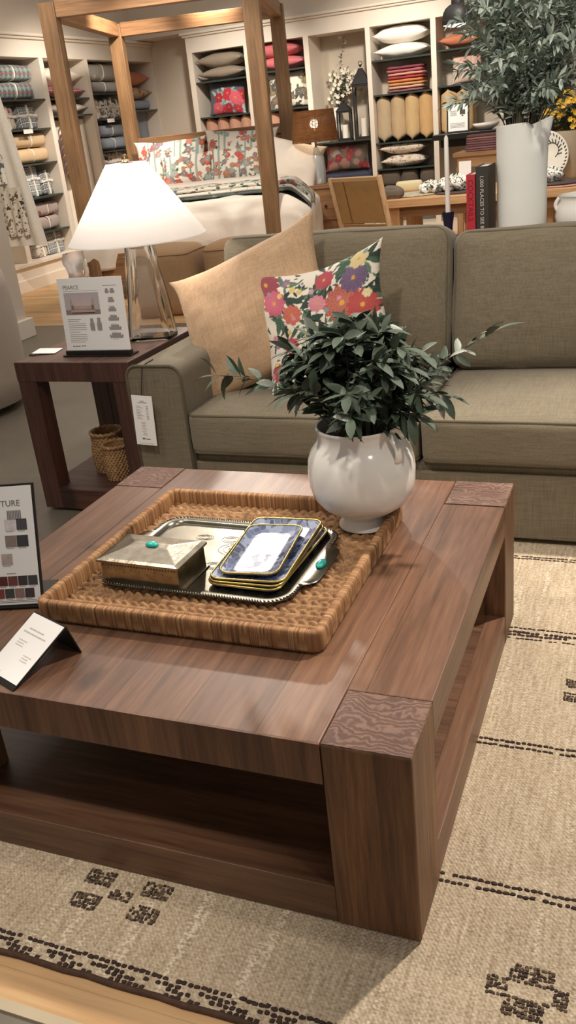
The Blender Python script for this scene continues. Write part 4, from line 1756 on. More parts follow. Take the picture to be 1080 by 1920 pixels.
cloth_wall(MB(), -5.93, -5.36, .52, 2.05, 6.6, slant=.22).build('quilt', qm, hq, True, smooth=True)
cloth_wall(MB(), -5.9, -5.66, 1.12, 1.4, 6.575, .01).build('printed_border', fl_dark, hq, True, smooth=True, label='dark printed border strip')
cloth_wall(MB(), -5.8, -5.515, .62, 1.08, 6.575, .01).build('floral_panel', M_floral('brown_floral', '#ded4c3', ['#6d5a4a', '#a8614a', '#8a7d70', '#4a463f'], '#6f6a5c', 17, .36, .32), hq, True, smooth=True, label='brown floral printed panel')
MB().tube([(-5.95, 6.61, 2.06), (-5.56, 6.61, 2.06)], .012, 8).build('rail', black_m, hq, True, smooth=True)

# pale upholstered chair cut by the left edge of the photo
ch = thing('armchair', 'pale rounded upholstered chair cut off at the left edge', 'chair', (-3.55, 2.95, 0), rad(10))
up = M_linen('stone_linen', '#b8a898', .08, 200, big=.06)
mb = MB()
mb.lathe([(.36, .03), (.42, .05), (.445, .2), (.45, .5), (.44, .7), (.425, .78), (.39, .8), (.34, .79), (.31, .7), (.3, .48)], 48, cap0=False)
mb.build('barrel_back', up, ch, smooth=True)
roundbox(.6, .56, .2, .06, 10, (.01, .01, .025)).xf(Matrix.Translation((0, -.02, .4))).build('seat_cushion', up, ch, smooth=True)
MB().lathe([(0, 0), (.34, 0), (.34, .03), (0, .03)], 32, cap0=False).build('swivel_base', black_m, ch)

# ================================================================== canopy bed
BTH = .269
BO = Vector((-4.62, 6.13, 0))
BM = Matrix.Translation(BO) @ Matrix.Rotation(BTH, 4, 'Z')
BW, BL_, BHT, PT = 1.87, 2.2, 2.54, .14
bed = thing('canopy_bed', 'oak four poster canopy bed with open square top rails', 'bed', BO, BTH)
for x0 in (0, BW - PT):
    for y0 in (0, BL_ - PT):
        MB().box(x0, x0 + PT, y0, y0 + PT, .001, BHT - .02).build('post', bed_z, bed, bevel=.006)
for y0 in (.02, BL_ - PT + .02):
    MB().box(PT, BW - PT, y0, y0 + .1, BHT - .14, BHT - .01).build('canopy_rail', bed_x, bed, bevel=.004)
for x0 in (.02, BW - PT + .02):
    MB().box(x0, x0 + .1, PT, BL_ - PT, BHT - .14, BHT - .01).build('canopy_rail', bed_y, bed, bevel=.004)
mb = MB()
mb.box(PT, BW - PT, BL_ - .1, BL_ - .05, .3, 1.36)
mb.build('headboard', bed_x, bed, bevel=.004)
MB().box(PT - .02, BW - PT + .02, BL_ - .12, BL_ - .03, 1.3, 1.40).build('headboard_cap', bed_x, bed, bevel=.006)
MB().box(PT, BW - PT, .03, .09, .2, .44).build('footboard', bed_x, bed, bevel=.004)
for x0 in (.04, BW - .09):
    MB().box(x0, x0 + .05, PT, BL_ - PT, .2, .44).build('side_rail', bed_y, bed, bevel=.004)
mt = roundbox(BW - .22, BL_ - .3, .32, .05, 8)
mt.xf(BM @ Matrix.Translation((BW / 2, BL_ / 2 - .02, .6)))
tag(mt.build('mattress', M_plain('white_ticking', '#e6dfd4', .9), None, smooth=True), 'white mattress on the oak canopy bed', 'mattress')
duv = M_plain('white_duvet_cotton', '#ebe0d2', .9, var=.03, vs=6, bs=12, bstr=.25, bd=.02)


def drape(s, e0, e1, top, bulge, r=.1):
    """returns (pos, drop) along one axis"""
    if s < e0:
        q = e0 - s
        b = bulge[0]
        return e0 - b * min(1, q / .22) ** .6, -1, q
    if s > e1:
        q = s - e1
        b = bulge[1]
        return e1 + b * min(1, q / .22) ** .6, 1, q
    return s, 0, 0


def duvet_pt(u, v, x0=-.38, x1=BW + .62, y0=-.42, y1=1.86):
    sx = x0 + (x1 - x0) * u
    sy = y0 + (y1 - y0) * v
    X, a, qx = drape(sx, .16, BW - .16, .8, (.17, .42))
    Y, b, qy = drape(sy, .15, 3, .8, (.13, 0))
    # rounded shoulder then a steep fall
    fx = max(0, qx - .06) * (1.0 if a < 0 else .95)
    fy = max(0, qy - .06)
    z = .815 - max(fx, fy) - .35 * min(fx, fy)
    nz = noise.noise(Vector((sx * 3.2, sy * 2.6, 2)))
    n2 = noise.noise(Vector((sx * 8, sy * 7, 5)))
    z += .022 * nz + .01 * n2
    if qx > .05 or qy > .05:
        k = .03 * math.sin((sy if qx > qy else sx) * 14 + nz * 3)
        if qx > qy:
            X += k * a
        else:
            Y += k * b * (1 if qy > .12 else .4)
    return BM @ Vector((X, Y, max(z, .24)))


mb = MB()
mb.grid(duvet_pt, 90, 80)
dv = mb.build('duvet', duv, None, smooth=True)
m = dv.modifiers.new('thickness', 'SOLIDIFY')
m.thickness = .025
m.offset = -1
tag(dv, 'white duvet draped over the canopy bed and its right side', 'bedding')
# folded quilt across the bed
qprint = M_floral('green_floral_quilt', '#dcd5c6', ['#a8605a', '#5d7a66', '#4f6a5c', '#c08a7c'], '#46604f', 10, .4, .33)
fq = thing('folded_quilt', 'folded green floral quilt lying across the white duvet', 'bedding', BO, BTH)


def quilt_layer(y0, y1, z, x0, x1, th, drop):
    mb = MB()

    def f(u, v):
        s = x0 + (x1 + drop - x0) * u
        q = max(0, s - (BW - .1))
        X = s if q == 0 else (BW - .1) + .36 * min(1, q / .25) ** .7
        zz = z - max(0, q - .09) + .012 * noise.noise(Vector((s * 5, v * 3, z * 9)))
        return (X, y0 + (y1 - y0) * v + .02 * math.sin(s * 5), zz)
    mb.grid(f, 70, 12)
    mb.grid(lambda u, v: tuple(f(u, 1 - v)[i] + (th if i == 2 else 0) for i in range(3)), 70, 12)
    # closed edges
    mb.grid(lambda u, v: tuple(f(u, 0)[i] + (th * (1 - v) if i == 2 else (-.012 * math.sin(PI * v) if i == 1 else 0)) for i in range(3)), 70, 4)
    mb.grid(lambda u, v: tuple(f(1 - u, 1)[i] + (th * (1 - v) if i == 2 else 0) for i in range(3)), 70, 4)
    return mb


quilt_layer(.34, .86, .83, .16, BW - .1, .022, .5).build('dark_underlayer', M_floral('slate_print', '#59615f', ['#7d8884', '#8f9a90', '#46504e'], '#4a5a52', 12, .36, .3), fq, smooth=True, label='dark slate printed reverse side')
quilt_layer(.36, .88, .853, .16, BW - .1, .03, .42).build('white_fold', M_floral('sprig_print', '#e2dccf', ['#9a8f84', '#7f8a80'], '#c9c4b5', 22, .2, .12), fq, smooth=True)
quilt_layer(.42, .95, .885, .16, BW - .1, .03, .3).build('floral_top_fold', qprint, fq, smooth=True)
# turned-down sheet
mb = roundbox(BW - .12, .42, .1, .045, 12, (0, .01, .02), 4, .012)
mb.xf(BM @ Matrix.Translation((BW / 2 + .03, 1.28, .87)))
tag(mb.build('turned_down_sheet', duv, None, smooth=True), 'thick white turned-down sheet between quilt and floral pillows', 'bedding')
fcols = [('#b5483f', '#d98272'), ('#c46a5c', '#e2a892'), ('#8f9a94', '#bcc4bc'), ('#a8735c', '#d4a68c'), ('#7d6a70', '#b5a0a4')]
strp = [(-.25, -.235, lin('#7a8a84')), (-.19, -.16, lin('#9aa8a2')), (.05, .065, lin('#7a8a84')), (.11, .14, lin('#9aa8a2')), (.3, .33, lin('#9aa8a2'))]
prt = M_vcol('sham_print')


def bed_pillow(label, x, y, z, w, h, t, seed, lean, roll, mat=prt, paint=True, n=64):
    pa = rand_print(w, h, seed, '#e3dccd', fcols, 46, .018, .045, 90, ('#52705e', '#3f5a4c', '#7d9186'), strp) if paint else None
    o = pillow(w, h, t, n if paint else 24, seed, .06, .012, pa).build('bed_pillow', mat, None, smooth=True)
    o.matrix_world = BM @ Matrix.Translation((x, y, z)) @ Matrix.Rotation(rad(-lean), 4, 'X') @ Matrix.Rotation(rad(roll), 4, 'Y')
    return tag(o, label, 'pillow', 'floral striped pillows against the headboard' if paint else None)


bed_pillow('floral striped pillow at left end of headboard', .52, 1.93, 1.1, .78, .52, .2, 31, 14, 0)
bed_pillow('floral striped pillow at right end of headboard, raised left corner', 1.3, 1.93, 1.12, .78, .54, .2, 32, 14, 3)
bed_pillow('smaller floral pillow leaning in front of the left bed pillow', .72, 1.74, 1.03, .56, .36, .17, 33, 26, -2)
bed_pillow('smaller floral pillow leaning in front of the right bed pillow', 1.25, 1.73, 1.04, .56, .38, .17, 34, 26, 2)
bed_pillow('plain white pillow at right edge of the bed by the back post', BW + .0, 1.62, 1.0, .6, .5, .22, 35, 30, 18, duv, False)

# poufs at the bed foot
pf = M_linen('tan_pouf_cloth', '#b08c66', .08, 160, big=.08)
for (x, y, lab, sd) in ((-3.54, 5.72, 'tan upholstered cube pouf behind the glass lamp', 1), (-2.88, 5.9, 'tan upholstered cube pouf half hidden by sofa corner', 2)):
    p = thing('pouf', lab, 'pouf', (x, y, .001), .1, 'tan poufs at the foot of the bed')
    roundbox(.58, .5, .54, .07, 10, (.015, .015, .02), sd, .006).xf(Matrix.Translation((0, 0, .275))).build('cushion_body', pf, p, smooth=True)
    MB().tube([Vector((q[0], q[1], .5)) for q in rrect(.575, .495, .07)], .006, 6, True).build('piping', M_plain('pouf_piping', '#9c7a58', .9), p, smooth=True)
pbg = MB()
pbg.grid(lambda u, v: (-4.83 + (.09 + .04 * math.sin(v * 9)) * math.cos(6.283 * u) * (.7 + .3 * math.sin(v * 3)), 6.25 + .1 * math.sin(6.283 * u), .05 + .42 * v + .01 * noise.noise(Vector((u * 9, v * 9, 0)))), 24, 18, wu=True)
tag(pbg.build('plastic_bag', M_glass('cloudy_plastic', (.9, .9, .92), .25, 1.3, .35), None, smooth=True), 'crumpled clear plastic bag beside near bed post', 'bag')

# nightstand and woven lamp right of the bed
ns = thing('nightstand', 'brown wooden nightstand right of the canopy bed', 'nightstand', (-2.86, 8.28, 0))
MB().box(-3.12, -2.6, 8.05, 8.5, .05, .74).build('body', bed_x, ns, True, bevel=.004)
MB().box(-3.14, -2.58, 8.03, 8.52, .74, .775).build('top', bed_x, ns, True, bevel=.004)
for z in (.12, .43):
    dr = MB().box(-3.08, -2.64, 8.035, 8.05, z, z + .28).build('drawer', bed_x, ns, True, bevel=.003)
    k = MB().ball((0, 0, 0), .015, n=10, m=6)
    k.v = [(a - 2.86 + 2.86, b - .26, c + z + .14) for a, b, c in k.v]
    k.build('knob', black_m, dr, smooth=True)
wl = thing('woven_lamp', 'glass lamp with woven brown drum shade and glowing bulb', 'lamp', (-3.0, 8.26, .776))
t = NT('rattan_weave')
sep = t.n('ShaderNodeSeparateXYZ')
t.l(t.co(), sep.inputs[0])
w1 = t.math('SINE', t.math('MULTIPLY', sep.outputs[2], 420))
nz = t.noise(t.co((1, 1, .2)), 60, 3)
c = t.ramp(nz, [(.3, lin('#8f6440')), (.7, lin('#b98656'))])
t.bump(w1, .5, .003)
rat = t.set(c, .8)
trn = t.n('ShaderNodeBsdfTranslucent')
trn.inputs['Color'].default_value = (.5, .27, .11, 1)
mx = t.n('ShaderNodeMixShader')
mx.inputs[0].default_value = .45
t.l(t.b.outputs[0], mx.inputs[1])
t.l(trn.outputs[0], mx.inputs[2])
t.l(mx.outputs[0], t.out.inputs['Surface'])
mb = MB()
for k in range(26):                       # open weave: hoops and uprights
    z = .415 + .29 * k / 25
    r = .236 - .03 * k / 25
    mb.tube([(r * math.cos(2 * PI * i / 40), r * math.sin(2 * PI * i / 40), z) for i in range(40)], .0052, 5, True)
for i in range(48):
    a = 2 * PI * i / 48
    mb.tube([(.236 * math.cos(a), .236 * math.sin(a), .415), (.206 * math.cos(a), .206 * math.sin(a), .705)], .004, 5)
mb.build('woven_shade', rat, wl, smooth=True)
MB().ball((0, 0, .58), .045, n=12, m=8).build('bulb', M_emit('glowing_bulb', '#ffe9c4', 14), wl, smooth=True)
mb = MB()
mb.lathe([(.075, 0), (.08, .01), (.085, .12), (.075, .26), (.03, .33), (.022, .36)], 24)
mb.build('glass_base', M_glass('pale_glass', (.85, .9, .9), .08, 1.3, .45), wl, smooth=True)
MB().tube([(0, 0, .36), (0, 0, .56)], .012, 8).build('stem', brass, wl, smooth=True)

# ================================================================== goods on the back bookcase
BYF = 10.03
greypil = M_linen('taupe_velvet', '#8f8271', .1, 120, big=.1)
pinkpil = M_linen('coral_pink_linen', '#cf6f72', .12, 120, big=.1)
pinktan = M_linen('dusty_pink_linen', '#c99a80', .1, 150)
ochre = [M_linen('straw_linen_%s' % c[1:], c, .1, 150) for c in ('#bda888', '#c2a882', '#cdaf80', '#cba672')]
whitep = M_plain('white_linen', '#f0ebe2', .9, var=.03, bs=150, bstr=.2)
GB = 'pillows lying on the back wall shelves'


def bput(label, mat, x0, x1, z0, z1, seed, d=.36):
    return flat_pillow(label, mat, ((x0 + x1) / 2, BYF + d / 2, z0), 0, x1 - x0, d, z1 - z0, seed, group=GB)


bput('taupe velvet pillow, upper of two in the leftmost back bay', greypil, -5.12, -4.5, 2.1, 2.28, 11)
bput('taupe velvet pillow, lower of two in the leftmost back bay', greypil, -5.11, -4.49, 1.967, 2.12, 12)
bput('coral pink pillow, upper of two behind the bed post', pinkpil, -4.36, -3.76, 2.12, 2.29, 13)
bput('coral pink pillow, lower of two behind the bed post', pinkpil, -4.36, -3.7, 1.987, 2.14, 14)
bput('plump white pillow, upper of two on the top shelf', whitep, -2.83, -2.2, 2.095, 2.29, 15)
bput('white pillow, lower of two on the top shelf', whitep, -2.82, -2.2, 1.952, 2.11, 16)
bput('white pillow with small floral border, upper of two above the dark cushions', fl_b, -2.82, -2.28, .905, 1.055, 17)
bput('white pillow with small floral border, lower of two above the dark cushions', fl_b, -2.81, -2.27, .767, .915, 18)
bput('terracotta cushion at top of the bay behind the pendant', orange_p, -2.06, -1.6, 1.972, 2.13, 19)
bput('small floral cushion on a low shelf beside the nightstand lamp', fl_b, -4.05, -3.72, .832, .98, 20, .3)


def stand(label, mat, x, z, w, h, t, seed, lean=8, roll=0, paint=None, rz=0, n=40):
    o = pillow(w, h, t, n, seed, .06, .01, paint).build('throw_pillow', mat, None, smooth=True)
    o.matrix_world = Matrix.Translation((x, BYF + .14, z + h / 2)) @ Matrix.Rotation(rz, 4, 'Z') @ Matrix.Rotation(rad(-lean), 4, 'X') @ Matrix.Rotation(rad(roll), 4, 'Y')
    return tag(o, label, 'pillow')


stand('slate pillow printed with large red flowers standing in leftmost back bay', prt, -4.8, 1.562, .5, .39, .14, 41, 8, 2,
      rand_print(.5, .39, 7, '#59606a', [('#b5283a', '#d94a5a'), ('#cf4a5c', '#e58a92'), ('#a01f30', '#c94450')], 12, .05, .09, 50, ('#8c9a94', '#5d6c66', '#a8b2ae')), n=60)
stand('white pillow with dark grey flowers behind the bed post', prt, -3.96, 1.557, .54, .41, .14, 42, 8, -2,
      rand_print(.54, .41, 9, '#e0d8c8', [('#4a4a48', '#8a857c'), ('#6d5f52', '#a89a86'), ('#8d7a5c', '#c4b08a')], 18, .03, .06, 60, ('#4d5550', '#6d756c', '#3b423e')), n=60)
stand('blush printed cushion in the bay behind the olive stems', prt, -1.78, 1.602, .34, .3, .14, 43, 8, 0,
      rand_print(.34, .3, 12, '#d9bfae', [('#c99a8c', '#e3c4b4'), ('#d4b09c', '#ecd8c8')], 9, .04, .07, 20, ('#c4a898', '#b89c8c')))
stand('floral pillow lying inside the clear acrylic case', prt, -3.27, .782, .56, .3, .14, 44, 8, 0,
      rand_print(.56, .3, 14, '#8f8478', [('#b5404c', '#d9727c'), ('#d8cfc2', '#f0eae0'), ('#c9968a', '#e6bcae'), ('#a82f40', '#d45a68')], 16, .04, .075, 30, ('#6d6a5c', '#8a8474')))


def edgewise(label, mat, x, z0, h, seed, t=.19, w=.34, group=None):
    o = pillow(w, h, t, 26, seed, .03, .006, hexa=True).build('throw_pillow', mat, None, smooth=True, auto=60)
    o.matrix_world = Matrix.Translation((x, BYF + w / 2 + .02, z0 + h / 2 + .004)) @ Matrix.Rotation(R90, 4, 'Z')
    return tag(o, label, 'pillow', group)


ordn = ('first', 'second', 'third', 'fourth')
for k in range(4):
    edgewise('dusty pink pillow filed edgewise behind the headboard, %s from the left' % ordn[k], pinktan, -5.04 + k * .165, 1.132, .42, 60 + k, .16)
for k in range(2):
    edgewise(('dusty pink pillow filed edgewise between the bed posts', 'coral pillow filed edgewise beside the woven lamp shade')[k], (pinktan, M_linen('coral_tan_linen', '#cc8a74', .1, 150))[k], -4.2 + k * .25, 1.132, .42, 70 + k, .2)
for k in range(4):
    edgewise('straw linen pillow filed edgewise, %s from the left in the bay by the pendant' % ordn[k], ochre[k], -2.765 + k * .172, 1.062, .515, 80 + k, .168)
for k in range(2):
    edgewise(('straw linen pillow filed edgewise just behind the black framed sign', 'straw linen pillow filed edgewise right of the black framed sign')[k], ochre[2 + k], -1.98 + k * .18, 1.062, .5, 90 + k, .19)

stripe_c = ['#8d5a64', '#cfa88c', '#cf9a6a', '#d08454', '#a84048', '#d09a84', '#b0646f', '#8a4650']
zz = 1.587
for k, cc in enumerate(stripe_c):
    o = thing('folded_blanket', 'striped warm folded blanket in the stack under the white pillows, %s' % ('bottom', 'second up', 'third up', 'fourth up', 'fifth up', 'sixth up', 'seventh up', 'top')[k], 'blanket', (-2.49 + .006 * (k % 3), BYF + .17, zz), 0, 'stack of striped folded blankets')
    loaf(.43 - .005 * (k % 2), .3, .0345, 0, 16, 20, k).build('folded_cloth', M_plain('blanket_' + cc[1:], cc, .95, var=.1, bs=150, bstr=.3), o, smooth=True)
    zz += .0348
dkc = M_linen('charcoal_cushion', '#62584c', .1, 150)
for k, (x, w) in enumerate(((-2.71, .25), (-2.48, .2), (-2.25, .2))):
    o = roundbox(w, .26, .19, .05, 8, (.005, .01, .01), k, .006).xf(Matrix.Translation((x, BYF + .15, .552 + .098))).build('cushion', dkc, None, smooth=True)
    tag(o, 'dark taupe boxy cushion on low shelf above dining table, %s of three' % ('left', 'middle', 'right')[k], 'cushion')
throw('folded_throw', 'navy folded throw under the acrylic case', 'blanket', M_plain('navy_cloth', '#3f4256', .9, var=.1), (-3.25, BYF + .17, .622), 0, .58, .32, .15, 8, False)

# acrylic case around the pillow
ac = thing('acrylic_case', 'clear acrylic display case over a floral pillow below the lanterns', 'case', (-3.27, BYF + .15, .772))
MB().box(-.3, .3, -.14, -.136, 0, .33).build('front_panel', M_glass('acrylic', (.96, .97, .97), .05, 1.2, .0), ac)

# lanterns
lan_m = M_plain('black_iron', '#191715', .5, var=.2)
wax = M_plain('ivory_wax', '#efe7d8', .5)


def lantern(label, x, y, z, w, h):
    o = thing('lantern', label, 'lantern', (x, y, z), rad(8))
    bh = h * .7
    mb = MB()
    mb.box(-w / 2, w / 2, -w / 2, w / 2, 0, .025)
    mb.build('base_plate', lan_m, o)
    MB().box(-w / 2, w / 2, -w / 2, w / 2, bh - .02, bh).build('top_plate', lan_m, o)
    for sx in (-1, 1):
        for sy in (-1, 1):
            MB().box(sx * w / 2 - (.018 if sx > 0 else 0), sx * w / 2 + (.018 if sx < 0 else 0), sy * w / 2 - (.018 if sy > 0 else 0), sy * w / 2 + (.018 if sy < 0 else 0), .025, bh - .02).build('corner_post', lan_m, o)
    mb = MB()
    s = w / 2 + .008
    a = .022
    mb.add([(-s, -s, bh), (s, -s, bh), (s, s, bh), (-s, s, bh), (-a, -a, h * .9), (a, -a, h * .9), (a, a, h * .9), (-a, a, h * .9)], [(0, 1, 5, 4), (1, 2, 6, 5), (2, 3, 7, 6), (3, 0, 4, 7), (4, 5, 6, 7), (3, 2, 1, 0)])
    mb.build('roof', lan_m, o)
    mb = MB()
    mb.ball((0, 0, h * .93), .016, n=10, m=6)
    mb.tube([(.022 * math.cos(2 * PI * k / 16), 0, h * .96 + .022 * math.sin(2 * PI * k / 16)) for k in range(16)], .004, 6, True)
    mb.build('ring_handle', lan_m, o, smooth=True)
    c = thing('candle', 'ivory pillar candle standing inside the %s' % ('tall lantern' if h > .6 else 'small lantern'), 'candle', (x, y, z + .026), 0)
    ch_ = .15 if h < .6 else .2
    MB().lathe([(0, 0), (.037, 0), (.037, ch_ - .004), (.033, ch_), (0, ch_ - .006)], 20, cap0=False).build('wax', wax, c, smooth=True, auto=40)
    MB().tube([(0, 0, ch_ - .006), (0, .001, ch_ + .012)], .0015, 5).build('wick', string_m, c)


lantern('small black pointed lantern with candle on back shelf', -3.27, BYF + .12, 1.126, .17, .47)
lantern('tall black pointed lantern with candle on back shelf', -3.045, BYF + .16, 1.126, .2, .86)
# flower vase in the niche
fv = thing('vase', 'white vase of pale flowers in the back wall niche', 'vase', (-3.4, BYF + .26, 1.126))
MB().lathe([(.05, 0), (.075, .05), (.085, .16), (.065, .3), (.05, .36), (.058, .38)], 28).build('body', ceramic_m, fv, smooth=True)
bq = thing('flower_bouquet', 'pale blossom and greenery bouquet in the niche vase', 'flowers', (-3.4, BYF + .26, 1.49))
R4 = random.Random(4)
st, lf, fl_ = MB(), MB(), MB()
for i in range(22):
    a = R4.uniform(0, 6.28)
    rr = R4.uniform(.05, .22)
    hz = R4.uniform(.12, .42) if i else .74
    if i == 0:
        rr = .08
        a = 0
    p2 = Vector((-3.4 + rr * math.cos(a) + .06, BYF + .26 + rr * .5 * math.sin(a), 1.49 + hz))
    p0 = Vector((-3.4, BYF + .26, 1.46))
    p1 = (p0 + p2) / 2 + Vector((0, 0, .08))
    s_, l_, q_ = spray(R4, p0, p1, p2, 12, .05, .026, .35)
    st.add(s_.v, s_.f)
    lf.add(l_.v, l_.f)
    lf.add(q_.v, q_.f)
    for k in range(5 if i else 2):
        p = p2 + Vector((R4.uniform(-.05, .05), R4.uniform(-.04, .04), R4.uniform(-.06, .03)))
        for j in range(5):
            b = 2 * PI * j / 5
            fl_.leaf(p, (math.cos(b), -.4, math.sin(b)), (0, -1, 0), .026, .02, .1, n=3)
st.build('stems', stem_m, bq, True, smooth=True)
lf.build('foliage', M_plain('sage_leaf', '#737a66', .6, var=.3, vs=20), bq, True, smooth=True)
fl_.build('blossoms', M_plain('cream_petals', '#e9e0cd', .7, var=.05), bq, True, smooth=True)

# black ledge with framed sign
lg = thing('ledge', 'long black display ledge standing in front of the back bookcase', 'shelf', (-1.5, 9.8, 0))
MB().box(-2.08, -.4, 9.6, 9.97, 1.04, 1.1).build('top', black_m, lg, True, bevel=.004)
for x in (-.75, -.45):
    MB().box(x, x + .05, 9.65, 9.95, .001, 1.04).build('leg', black_m, lg, True)
MB().box(-2.05, -.4, 9.9, 9.97, .95, 1.04).build('wall_bracket', black_m, lg, True)
fs_ = thing('framed_sign', 'black framed notice standing on the black ledge', 'sign', (-1.8, 9.68, 1.101), rad(4))
M = Matrix.Rotation(rad(-8), 4, 'X')
MB().obox(M @ Matrix.Translation((0, 0, .155)), .25, .015, .31).build('frame', black_m, fs_)
MB().obox(M @ Matrix.Translation((0, -.008, .155)), .215, .002, .275).build('paper', card_m, fs_)
F = M @ Matrix.Translation((0, -.0095, .155)) @ Matrix.Rotation(rad(90), 4, 'X')
mb = MB()
quad(mb, F, .02, .03, .06, .05)
quad(mb, F, .04, .01, .02, .015)
for k in range(5):
    quad(mb, F, -.085, .07 - k * .012, .07, .004)
for k in range(4):
    quad(mb, F, -.085, -.06 - k * .014, .16, .004)
mb.build('small_print', ink_d, fs_)
bwl = thing('serving_bowl', 'shallow white bowl on the black ledge right of the framed sign', 'bowl', (-1.5, 9.75, 1.101))
MB().lathe([(0, 0), (.06, 0), (.13, .04), (.15, .075), (.145, .075), (.06, .02), (0, .015)], 32, cap0=False).build('bowl_body', ceramic_m, bwl, smooth=True)

# small wooden cabinet with stacked cushions
sc_ = thing('console_table', 'small light wood console behind the dining table holding pink place mats', 'table', (-1.25, 8.8, 0))
MB().box(-1.64, -.85, 8.55, 9.05, .9, .94).build('top', oak_x, sc_, True, bevel=.004)
MB().box(-1.6, -.89, 8.58, 9.02, .8, .9).build('apron', oak_x, sc_, True)
for x in (-1.61, -.94):
    for y in (8.57, 8.97):
        MB().box(x, x + .06, y, y + .06, .002, .8).build('leg', oak_z, sc_, True)
MB().box(-1.6, -.89, 8.6, 9.0, .25, .28).build('lower_shelf', oak_x, sc_, True)
pk = ['#a87a80', '#b58a8c', '#9c6f78', '#b08286', '#a3767c', '#c2a090', '#9a6c72']
zz = .941
for k, cc in enumerate(pk):
    o = thing('place_mat', 'pink woven place mat in the stack on the small console, %s' % ('bottom', 'second up', 'third up', 'middle', 'fifth up', 'sixth up', 'top')[k], 'place mat', (-1.36, 8.72, zz), rad(k * 1.3 - 3), 'stack of pink place mats')
    roundbox(.31, .24, .022, .009, 6, (0, 0, .001)).xf(Matrix.Translation((0, 0, .011))).build('mat_body', M_plain('mat_' + cc[1:], cc, .95, var=.12, bs=120, bstr=.5), o, smooth=True)
    zz += .0222
wc = thing('notice_card', 'white card standing on the dining table behind red book', 'sign', (-1.17, 6.72, .761))
MB().obox(Matrix.Translation((0, 0, .1)) @ Matrix.Rotation(rad(-5), 4, 'X'), .1, .003, .2).build('card', card_m, wc)
MB().box(-.055, .055, -.03, .03, 0, .012).build('stand', card_m, wc)

# pendant
pn = thing('pendant_lamp', 'black metal dome pendant lamp above the dining table', 'lamp', (-1.12, 6.3, 1.93))
MB().lathe([(.118, 0), (.118, .012), (.116, .05), (.107, .085), (.09, .112), (.066, .13), (.048, .137), (.046, .175), (.04, .185), (.012, .19), (.008, .19), (.04, .13), (.085, .105), (.104, .07), (.112, .03), (.113, .002), (.118, 0)], 40, cap0=False).build('dome_shade', lan_m, pn, smooth=True, auto=60)
MB().tube([(0, 0, .2), (0, 0, 1.4)], .004, 6).build('cord', string_m, pn, smooth=True)
MB().lathe([(.001, -.016), (.05, -.013), (.09, -.004), (.112, .004)], 32).build('diffuser', M_emit('lamp_diffuser', '#fff3df', 3), pn)

# ================================================================== dining table and chair
dt_ = thing('dining_table', 'light oak dining table set with mats and napkins behind the sofa', 'table', (-.75, 6.45, 0))
MB().box(-1.75, .35, 6.0, 6.92, .7, .76).build('tabletop', oak_x, dt_, True, bevel=.004)
MB().box(-1.62, .25, 6.08, 6.84, .62, .7).build('apron', bed_x, dt_, True)
for x in (-1.69, .17):
    for y in (6.06, 6.74):
        MB().box(x, x + .12, y, y + .12, .002, .7).build('leg', oak_z, dt_, True, bevel=.003)
MB().box(-1.1, -.42, 6.3, 6.62, .002, .62).build('pedestal', oak_z, dt_, True)
dc = thing('dining_chair', 'light wood chair with leather sling back beside the bed', 'chair', (-1.72, 5.72, 0), rad(-18))
lea = M_plain('tan_leather', '#b08552', .5, var=.1, vs=12, bs=60, bstr=.1)
cdx = .22
for s in (-1, 1):
    MB().tube([(s * cdx, -.05, .001), (s * cdx, 0, .42), (s * cdx, -.16, .98)], .021, 8).build('back_post', oak_z, dc, smooth=True)
    MB().tube([(s * (cdx - .01), .42, .001), (s * (cdx - .01), .4, .43)], .02, 8).build('front_leg', oak_z, dc, smooth=True)
MB().obox(Matrix.Translation((0, -.11, .8)) @ Matrix.Rotation(rad(16), 4, 'X'), 2 * cdx - .045, .02, .33).build('leather_back', lea, dc, bevel=.006)
MB().obox(Matrix.Translation((0, -.155, .965)) @ Matrix.Rotation(rad(16), 4, 'X'), 2 * cdx, .025, .03).build('top_rail', oak_x, dc, bevel=.004)
MB().obox(Matrix.Translation((-.1, -.122, .8)) @ Matrix.Rotation(rad(16), 4, 'X'), .006, .006, .31).build('seam', M_plain('leather_seam', '#7d5a34', .7), dc)
roundbox(2 * cdx + .02, .46, .06, .02, 8).xf(Matrix.Translation((0, .2, .45))).build('seat', lea, dc, smooth=True)
MB().obox(Matrix.Translation((0, -.02, .6)), 2 * cdx, .022, .05).build('lower_rail', oak_x, dc)

nap = M_floral('black_white_napkin', '#e8e4da', ['#3a4040', '#59605f', '#4a524f', '#8a8f8a'], '#3f4745', 24, .36, .34)
matm = M_plain('woven_mat', '#b3ab92', .9, var=.25, vs=40, bs=90, bstr=.6)
matd = M_plain('dark_mat', '#4a3e38', .9, var=.2, vs=40)
matr = M_plain('rose_mat', '#b58878', .9, var=.2, vs=40)


def disc(name, label, cat, mat, x, y, z, r, th, group=None, rim=None):
    o = thing(name, label, cat, (x, y, z), 0, group)
    MB().lathe([(0, 0), (r * .97, 0), (r, th * .5), (r * .97, th), (0, th)], 40, cap0=False).build('disc', mat, o, smooth=True, auto=40)
    return o


